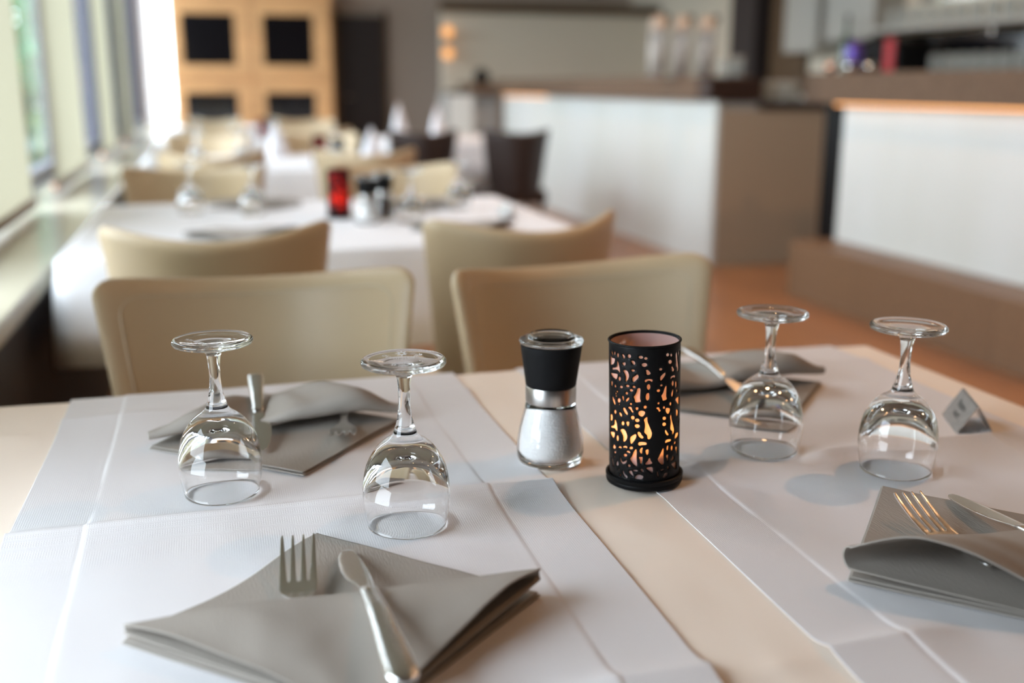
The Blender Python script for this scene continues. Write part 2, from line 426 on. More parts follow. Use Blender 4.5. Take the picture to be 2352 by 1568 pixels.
# ================================================================== TABLES
def table(x0, x1, y0, y1, label, drop=.245, cm=M_cloth_bg, clabel='', seed=0, res=.03):
    cx_, cy_ = (x0 + x1) / 2, (y0 + y1) / 2; hx, hy = (x1 - x0) / 2, (y1 - y0) / 2
    t = thing('dining_table', label, 'table', (cx_, cy_, 0), 0, 'restaurant tables')
    boxo('tabletop', (-hx + .006, hx - .006, -hy + .006, hy - .006, .715, .7455), M_legwood, t)
    boxo('column', (-.05, .05, -.05, .05, .03, .715), M_legwood, t, bevel=.004)
    boxo('base_plate', (-.17, .17, -.24, .24, 0, .03), M_legwood, t, bevel=.006)
    # cloth: flat field, rounded shoulder, rippling skirt
    V = []; F = []
    nx = int((x1 - x0) / res); ny = int((y1 - y0) / res)
    def top(x, y):
        z = .7485 + .0006 * noise.noise(Vector((x * 7, y * 7, seed)))
        if seed == 0:
            X, Y = x + cx_, y + cy_
            gap = max(0, 1 - abs(X - .338) / .040); left = min(1, max(0, (-.195 - X) / .04))
            for yc in (.552, .905): z += .0028 * gap * math.exp(-abs(Y - yc) / .007)
            z += left * (.0035 * noise.noise(Vector((X * 9, Y * 5, 2))) + .003 * math.exp(-abs(Y - .80) / .01) + .003 * math.exp(-abs(Y - 1.15 + X * .2) / .012))
            z += gap * .0012 * noise.noise(Vector((X * 30, Y * 12, 5)))
            z = max(z, .7478)
        return z
    for j in range(ny + 1):
        for i in range(nx + 1):
            x = -hx + 2 * hx * i / nx; y = -hy + 2 * hy * j / ny; V.append((x, y, top(x, y)))
    for j in range(ny):
        for i in range(nx): k = j * (nx + 1) + i; F.append((k, k + 1, k + nx + 2, k + nx + 1))
    loop = [i for i in range(nx)] + [j * (nx + 1) + nx for j in range(ny)] + [ny * (nx + 1) + nx - i for i in range(nx)] + [(ny - j) * (nx + 1) for j in range(ny)]
    prev = loop; n = len(loop)
    for (off, dz) in [(.003, -.002), (.0048, -.006), (.0055, -.02), (.008, -.08), (.011, -.16), (.013, -drop)]:
        cur = []
        for q, k in enumerate(loop):
            x, y, z = V[k]; nxn = (1 if x > hx - 1e-4 else -1 if x < -hx + 1e-4 else 0); nyn = (1 if y > hy - 1e-4 else -1 if y < -hy + 1e-4 else 0)
            rp = off * (1 + .5 * math.sin(q * .55 + seed) + .3 * math.sin(q * .21 + 2 * seed)) if dz < -.03 else off
            cur.append(len(V)); V.append((x + nxn * rp, y + nyn * rp, .7485 + dz * (1 + .01 * math.sin(q * .3))))
        for q in range(n): F.append((prev[(q + 1) % n], prev[q], cur[q], cur[(q + 1) % n]))
        prev = cur
    o = mesh('tablecloth', V, F, cm); o.location = (cx_, cy_, 0)
    md = o.modifiers.new('thickness', 'SOLIDIFY'); md.thickness = .0009; md.offset = -1
    tag(o, clabel, 'tablecloth', 'cloths over the restaurant tables')
    return t
table(-.36, .925, .12, 1.32, 'nearest table, its apricot cloth carrying the four place settings', .245, M_cloth, 'apricot tablecloth under the white runners on the nearest table', 0, .008)
table(-.35, .95, 2.49, 3.60, 'second table from the camera, between the two pairs of cream chairs', .245, M_cloth_bg, 'white tablecloth on the second table, beyond the two chair backs', 1)
table(-.35, .93, 4.95, 6.05, 'third table from the camera, half hidden by brown-shaded chairs', .245, M_cloth_bg, 'white tablecloth on the third table in the window row', 2, .06)
table(-.35, .93, 7.35, 8.45, 'fourth table of the window row', .245, M_cloth_bg, 'white tablecloth on the fourth table of the window row', 3, .08)
table(-.35, .93, 9.65, 10.7, 'last table of the window row, before the oak cabinet', .245, M_cloth_bg, 'white tablecloth on the last table before the oak cabinet', 4, .08)
table(1.15, 2.25, 7.2, 8.2, 'blurred table right of the window row, beside the long counter', .245, M_cloth_bg, 'white tablecloth of the table beside the long counter', 5, .08)

# ================================================================== CHAIRS
def make_chair(leather, seam):
    t = thing('dining_chair', 'cream leather chair', 'chair')
    def wdt(z): return .172 + .052 * (z - .44) / .41
    def fb(x, y, z):                        # local rounded slab -> curved, flared, reclined back
        zz = z + .641; u = x / .22
        k = wdt(zz) / .22
        top = max(0, (zz - .60) / .25)
        dz = -.030 * (1 - u * u) * top - .008 * max(0, abs(u) - .7) ** 2 * 8 * top
        th = y * (1 - .25 * top) * (1 + .12 * (1 - u * u))
        return (x * k, .235 + th - .125 * u * u + .10 * (zz - .45), zz + dz)
    V, F = rbox(.22, .029, .231, .0265, 18, 3, 14, fb)
    back = mesh('backrest', V, F, leather, t)
    P = []                                   # welt round the front panel
    a, c = .190, .208
    for k in range(0, 15): P.append((-a, -c + (2 * c - .03) * k / 14))
    for k in range(1, 5): P.append((-a + .03 - .03 * math.cos(PI / 2 * k / 4), c - .03 + .03 * math.sin(PI / 2 * k / 4)))
    for k in range(1, 15): P.append((-a + .03 + (2 * a - .06) * k / 15, c))
    for k in range(0, 5): P.append((a - .03 + .03 * math.sin(PI / 2 * k / 4), c - .03 + .03 * math.cos(PI / 2 * k / 4)))
    for k in range(1, 15): P.append((a, c - .03 - (2 * c - .03) * k / 14))
    MB().tube([fb(x, -.0286, z) for x, z in P], .0016, 6).build('piping', seam, back, smooth=True)
    V, F = rbox(.215, .22, .05, .035, 8, 8, 3, lambda x, y, z: (x * (1 - .12 * (y / .22) * .5), y - .005, z + .425 + .006 * (1 - (x / .215) ** 2)))
    mesh('seat', V, F, leather, t)
    for sx in (-1, 1):
        for sy in (-1, 1):
            MB().tube([(sx * .165, sy * .165, .39), (sx * .185, sy * (.19 if sy > 0 else .175), 0)], [.022, .014], 4).build('leg', M_legwood, t)
    return t
cp = make_chair(M_leather, M_seam)
first = [True]
def chair(x, yback, facing, label, rz=0, group='cream leather dining chairs'):
    """yback: where the middle of the backrest stands; facing -1 looks to the camera, +1 away"""
    loc = (x, yback - .275, 0) if facing < 0 else (x, yback + .275, 0)
    r = rz if facing < 0 else PI + rz
    o = place(cp, first[0], loc, r, label, group=group); first[0] = False; return o
chair(.052, 1.63, -1, 'cream leather chair facing us across the table, left, behind the two left glasses')
chair(.565, 1.61, -1, 'cream leather chair facing us across the table, right, behind the candle holder', .16)
chair(.0, 2.03, 1, 'cream chair with its curved back to us, left, tucked at the second table')
chair(.60, 2.01, 1, 'cream chair with its curved back to us, right, tucked at the second table', .16)
chair(-.075, 3.83, -1, 'bright cream chair on the far side of the second table, by the window sill')
chair(.61, 3.79, -1, 'bright cream chair on the far side of the second table, behind the mills')
chair(-.02, 4.45, 1, 'brown-shaded chair back standing before the third table, window side', .12)
chair(.64, 4.50, 1, 'brown-shaded chair back before the third table, aisle side')
chair(-.03, 6.35, -1, 'cream chair beyond the third table, window side')
chair(.60, 6.35, -1, 'cream chair beyond the third table, aisle side')
chair(.02, 6.88, 1, 'blurred cream chair back before the fourth table, window side')
chair(.66, 6.88, 1, 'blurred cream chair back before the fourth table, aisle side')
chair(.02, 8.80, -1, 'blurred cream chair beyond the fourth table, in front of the left cabinet door')
chair(.74, 8.80, -1, 'blurred cream chair beyond the fourth table, in front of the right cabinet door')
chair(.02, 9.2, 1, 'blurred cream chair back before the last table, window side')
chair(.70, 9.2, 1, 'blurred cream chair back before the last table, aisle side')
dk = make_chair(mat('dark_brown_leather', (.03, .016, .012), .5), M_legwood)
dk.name = 'dining_chair'
dk.location = (1.28, 6.75, 0); dk.rotation_euler = (0, 0, PI); tag(dk, 'dark brown chair beside the white end of the long counter', 'chair', 'dark chairs by the counter')
d2 = copy_tree(dk); d2.location = (1.88, 6.72, 0); d2['label'] = 'second dark brown chair, nearer the long counter'

# ================================================================== CABINET
t = thing('display_cabinet', 'tall honey-coloured oak cabinet with dark glazed doors at the end of the room', 'cabinet', (.50, 12.58, 0))
boxo('carcass', (-.87, .87, -.24, .24, 0, 2.12), M_cabwood, t)
boxo('cornice', (-.91, .91, -.30, .25, 2.12, 2.20), M_cabwood, t, bevel=.01)
for k, (x0, x1) in enumerate([(-.85, -.01), (.01, .85)]):
    for z0, z1, g0, g1 in [(1.22, 2.04, 1.345, 1.89), (.10, 1.18, .46, 1.05)]:
        gx0, gx1 = (x0 + .10, x1 - .18) if k == 0 else (x0 + .10, x1 - .19)
        b = MB(); ya, yb = -.275, -.242
        b.box(x0, gx0, ya, yb, z0, z1); b.box(gx1, x1, ya, yb, z0, z1); b.box(gx0, gx1, ya, yb, z0, g0); b.box(gx0, gx1, ya, yb, g1, z1)
        d = b.build('door', M_cabwood, t, bevel=.004)
        boxo('glass', (gx0, gx1, -.262, -.256, g0, g1), M_darkglass, d)
        MB().lathe([(.001, 0), (.012, .004), (.012, .018), (.001, .022)], 12, ((x1 - .06) if k == 0 else (x0 + .06), -.29)).build('knob', M_copper, d, smooth=True).location = (0, 0, (z0 + z1) / 2)

# ================================================================== BAR
t = thing('long_counter', 'long counter with glossy white front panels and wooden top, behind the chairs', 'counter', (3.05, 8.6, 0))
for y0, y1 in [(6.10, 8.35), (8.36, 9.9), (9.91, 11.1)]:
    boxo('front_panel', (0, .03, y0 - 8.6, y1 - 8.6, .0, 1.04), M_barpanel, t, bevel=.002)
boxo('side_panel', (.03, .80, -2.5, -2.47, 0, .985), M_barside, t)
boxo('carcass', (.03, .62, -2.47, 2.5, .02, 1.03), M_bargrey, t)
boxo('worktop', (.30, .82, -2.52, 2.5, .985, 1.035), M_darkpanel, t)
boxo('wooden_top', (-.07, .32, -2.36, 2.55, 1.042, 1.19), M_barwood, t, bevel=.003)
boxo('end_grain', (-.06, .31, -2.51, -2.365, 1.045, 1.175), mat('dark_end_grain', (.035, .014, .008), .5), t)
boxo('light_strip', (-.028, -.004, 1.0, 2.45, 1.030, 1.040), M_led, t)
t = thing('side_cabinet', 'low cabinet with white and grey fronts at the far end of the long counter', 'cabinet', (2.8, 11.5, 0))
boxo('white_front', (-.33, -.06, -.23, -.20, 0, 1.04), M_barpanel, t); boxo('grey_front', (-.05, .28, -.05, -.02, .10, 1.04), M_bargrey, t)
boxo('carcass', (-.33, .28, -.02, .30, .02, 1.04), M_bargrey, t); boxo('wooden_top', (-.10, .30, -.20, .3, 1.04, 1.16), M_barwood, t)
t = thing('bar_counter', 'bar counter on the right with long white panel, warm light line and wooden top', 'counter', (3.3, 2.0, 0))
boxo('front_panel', (0, .03, -4.5, 3.08, .30, 1.04), M_barpanel, t, bevel=.002)
boxo('carcass', (.035, .62, -4.5, 3.05, .0, 1.03), M_darkpanel, t)
boxo('end_board', (.04, .10, 3.09, 3.33, .0, 1.041), M_black, t)  # black board standing in for the shade of the gap beyond the panel
boxo('wooden_top', (-.10, .42, -4.5, 3.33, 1.042, 1.20), M_barwood, t, bevel=.003)
boxo('light_strip', (-.075, -.05, -4.4, 3.06, 1.030, 1.041), M_led, t)
tag(boxo('foot_step', (3.05, 3.298, -2.5, 5.13, 0, .30), M_ledge, bevel=.004), 'long brown wooden step along the foot of the right bar counter', 'step')

def tapcol(x, lab):
    t = thing('beer_tap', lab, 'beer tap', (x, 6.62, 1.19), 1.05, 'beer taps on the long counter')
    P = [(0, 0, 0), (0, 0, .12), (0, 0, .25)] + [(.09 - .09 * math.cos(a), 0, .25 + .09 * math.sin(a)) for a in [PI * k / 12 for k in range(1, 8)]]
    MB().tube(P, .058, 16).build('column', M_tap, t, smooth=True)
    MB().tube([(.10, 0, .335), (.20, 0, .32)], .012, 8).build('spout', M_blackplastic, t, smooth=True)
    MB().tube([(.09, -.05, .34), (.09, -.06, .40)], [.014, .02], 10).build('lever', M_blackplastic, t, smooth=True)
tapcol(2.86, 'left swan-neck chrome beer tap on the long counter')
tapcol(3.03, 'middle swan-neck chrome beer tap on the long counter')
tapcol(3.21, 'right swan-neck chrome beer tap, nearest the dark column')

# sconce
t = thing('wall_sconce', 'wall sconce with two warm glowing spheres at the edge of the pale partition', 'lamp', (2.60, 11.93, 1.60))
boxo('bracket', (-.02, .02, -.005, .02, -.10, .10), M_brushed, t)
for z in (-.115, .115):
    MB().lathe([(.0005, -.06)] + [(.062 * math.cos(a), .062 * math.sin(a)) for a in [-1.3 + 2.6 * k / 9 for k in range(10)]] + [(.0005, .06)], 16, (0, -.05)).build('glowing_globe', M_lampwarm, t, smooth=True).location = (0, 0, z)
    MB().tube([(0, 0, z), (0, -.05, z)], .008, 8).build('arm', M_brushed, t, smooth=True)
# pendant seen at the upper edge
t = thing('pendant_lamp', 'small dark pendant lamp hanging over the long counter', 'lamp', (3.35, 9.2, 3.14))
MB().tube([(0, 0, 0), (0, 0, -1.12)], .005, 6).build('cord', M_black, t)
MB().lathe([(.002, -1.06), (.02, -1.08), (.07, -1.22), (.065, -1.22), (.015, -1.09), (.002, -1.08)], 20).build('shade', M_black, t, smooth=True)
MB().lathe([(.0005, -1.20), (.02, -1.19), (.022, -1.17), (.0005, -1.15)], 12).build('bulb', emit('pendant_bulb', (1, .5, .2), 6), t, smooth=True)
# dark jug and tray at counter's far end
MB().lathe([(.001, 0), (.07, 0), (.09, .05), (.08, .11), (.05, .13), (.06, .15), (.001, .15)], 18, (0, 0)).build('dark_jug', M_blackplastic, smooth=True).location = (2.88, 11.45, 1.16)
tag(C.objects['dark_jug'], 'round black jug on the cabinet at the far end of the long counter', 'jug')
tag(boxo('black_tray', (2.50, 2.68, 11.30, 11.62, 1.041, 1.08), M_blackplastic, bevel=.01), 'flat black box on the white end cabinet left of the jug', 'box')

# back bar on the right wall
t = thing('back_bar_cabinet', 'low dark cabinet along the wall behind the bar', 'cabinet', (4.95, 7.2, 0))
boxo('carcass', (-.30, .22, -2.9, 1.3, 0, 1.02), M_doorbrown, t); boxo('worktop', (-.32, .23, -2.95, 1.35, 1.02, 1.06), M_panelgrey, t)
for k in range(5): boxo('door', (-.325, -.302, -2.88 + k * .83, -2.08 + k * .83, .1, .98), M_doorbrown, t, bevel=.003)
tag(boxo('wall_cabinet', (4.92, 5.2, 8.08, 8.60, 1.42, 2.1), M_panelgrey, bevel=.004), 'pale grey wall cabinet beside the brown door behind the bar', 'cabinet')
tag(boxo('wall_cabinet', (4.92, 5.2, 7.28, 7.95, 1.50, 2.1), M_panelgrey, bevel=.004), 'pale grey wall cabinet to the right of the green bottle', 'cabinet')
t = thing('glass_shelf', 'upper glass shelf behind the bar carrying upturned tumblers', 'shelf', (5.03, 6.1, 1.53)); boxo('board', (-.15, .13, -1.2, 1.15, 0, .035), M_panelgrey, t)
for y in (-1.1, 0, 1.1): boxo('bracket', (.0, .13, y - .01, y + .01, -.06, 0), M_chrome, t)
t = thing('glass_rack', 'lower rack behind the bar filled with upturned tumblers', 'rack', (5.0, 6.05, 1.061)); boxo('board', (-.2, .16, -1.25, .45, 0, .16), M_panelgrey, t)
tag(boxo('wall_mirror', (5.19, 5.199, 4.9, 7.1, 1.74, 2.2), M_chrome), 'mirror strip on the wall above the upper glass shelf', 'mirror')
gp = MB().lathe([(.034, 0), (.040, .06), (.036, .125), (.001, .13)], 14).build('tumbler', M_thinglass, smooth=True)
n = 0
def tumbler(x, y, z, lab, grp):
    global n
    o = gp if n == 0 else gp.copy()
    if n: C.objects.link(o)
    n += 1; o.location = (x, y, z); tag(o, lab, 'glass', grp)
ORD = ['first', 'second', 'third', 'fourth', 'fifth', 'sixth', 'seventh', 'eighth', 'ninth', 'tenth', 'eleventh', 'twelfth', 'thirteenth', 'fourteenth']
for k in range(14):
    for r in range(2): tumbler(4.93 + .11 * r, 5.05 + k * .155, 1.566, 'upturned tumbler on the upper shelf behind the bar, %s row, %s from the right' % ('front' if r == 0 else 'rear', ORD[k]), 'tumblers on the upper shelf')
for k in range(12):
    for r in range(2): tumbler(4.87 + .12 * r, 4.95 + k * .135, 1.222, 'upturned tumbler on the lower rack behind the bar, %s row, %s from the right' % ('front' if r == 0 else 'rear', ORD[k]), 'tumblers on the lower rack')
for k, (x, y) in enumerate([(3.52, 6.35), (3.62, 6.42), (3.70, 6.30), (3.58, 6.22)]): tumbler(x, y, 1.036, 'tumbler on the dark worktop right of the taps, the ' + ['leftmost', 'rear', 'rightmost', 'front'][k] + ' of four', 'tumblers on the dark worktop')
for k, (x, y) in enumerate([(3.30, 6.33), (3.22, 6.36)]): tumbler(x, y, 1.191, 'tumbler on the wooden top beside the taps, the ' + ['right', 'left'][k] + ' one of two', 'tumblers beside the taps')
t = thing('coffee_grinder', 'black machine with a vertical red stripe behind the bar', 'coffee machine', (4.82, 6.85, 1.06))
V, F = rbox(.17, .28, .19, .05, 6, 8, 6, lambda x, y, z: (x, y, z + .191 + .05 * math.cos(y * 6))); mesh('body', V, F, M_black, t)
boxo('red_stripe', (-.182, -.160, -.25, -.15, .02, .40), M_red, t, bevel=.004); boxo('drip_tray', (-.24, -.16, -.2, .25, 0, .03), M_chrome, t)
t = thing('bottle', 'dark green bottle standing behind the bar between the grey cabinets', 'bottle', (4.80, 7.43, 1.061))
# tall bottle
MB().lathe([(.001, 0), (.04, 0), (.042, .02), (.042, .34), (.03, .42), (.014, .48), (.014, .60), (.001, .60)], 18).build('body', M_greenglass, t, smooth=True)
MB().lathe([(.015, .57), (.017, .572), (.017, .61), (.001, .612)], 14).build('cap', M_black, t, smooth=True)
for k, (x, y, z, r, mt, lb) in enumerate([(3.45, 5.10, 1.201, .035, M_chrome, 'small shiny bowl on the bar top, the right one of the two silver bowls'), (3.34, 5.12, 1.201, .035, M_chrome, 'small shiny bowl on the bar top, in front of the purple vase'), (3.30, 5.24, 1.201, .035, M_copper, 'small copper-coloured bowl on the far end of the bar top')]):
    o = MB().lathe([(.001, 0), (r * .5, 0), (r * .95, r * .7), (r, r * 1.5), (r * .92, r * 1.5), (r * .8, r * .7), (.001, r * .15)], 18).build('bowl', mt, smooth=True); o.location = (x, y, z); tag(o, lb, 'bowl', 'small bowls on the bar')
o = MB().lathe([(.001, 0), (.03, 0), (.045, .05), (.05, .12), (.035, .17), (.03, .17), (.03, .15), (.001, .02)], 18).build('vase', M_purple, smooth=True); o.location = (3.42, 5.21, 1.201); tag(o, 'shiny purple vase on the far end of the bar top', 'vase')

tag(boxo('splashback', (5.175, 5.199, 4.75, 7.2, 1.235, 1.52), M_darkglass), 'dark glossy splashback on the wall between the rack and the upper glass shelf', 'splashback')  # dark panel added to give the darker gap between rack and shelf
# ceiling spots of the room
k = 0
for x in (2.1, 3.6):
    for y in (1.3, 3.6, 6.4, 9.4):
        k += 1
        if x == .55 and y > 5: continue
        col = {.55: 'over the window-row tables', 2.1: 'over the aisle', 3.6: 'over the bar'}[x]
        row = {1.3: 'level with the nearest table', 3.6: 'by the second table', 6.4: 'by the beer taps', 9.4: 'near the far end'}[y]
        t = thing('ceiling_spotlight', 'recessed warm ceiling spot ' + col + ', ' + row, 'lamp', (x, y, 3.15), 0, 'recessed ceiling spots')
        MB().lathe([(.035, -.001), (.055, -.001), (.055, -.012), (.035, -.008)], 20, close=True).build('trim_ring', M_chrome, t, smooth=True)
        MB().lathe([(.001, -.004), (.032, -.004)], 16).build('bulb', M_bulb, t)
        l = bpy.data.lights.new('spot', 'SPOT'); l.energy = SPOT_W; l.color = (1, .55, .28); l.spot_size = 2.3; l.spot_blend = .8; l.shadow_soft_size = .035
        lo = bpy.data.objects.new('spot_lamp', l); C.objects.link(lo); lo.parent = t; lo.location = (0, 0, -.02)

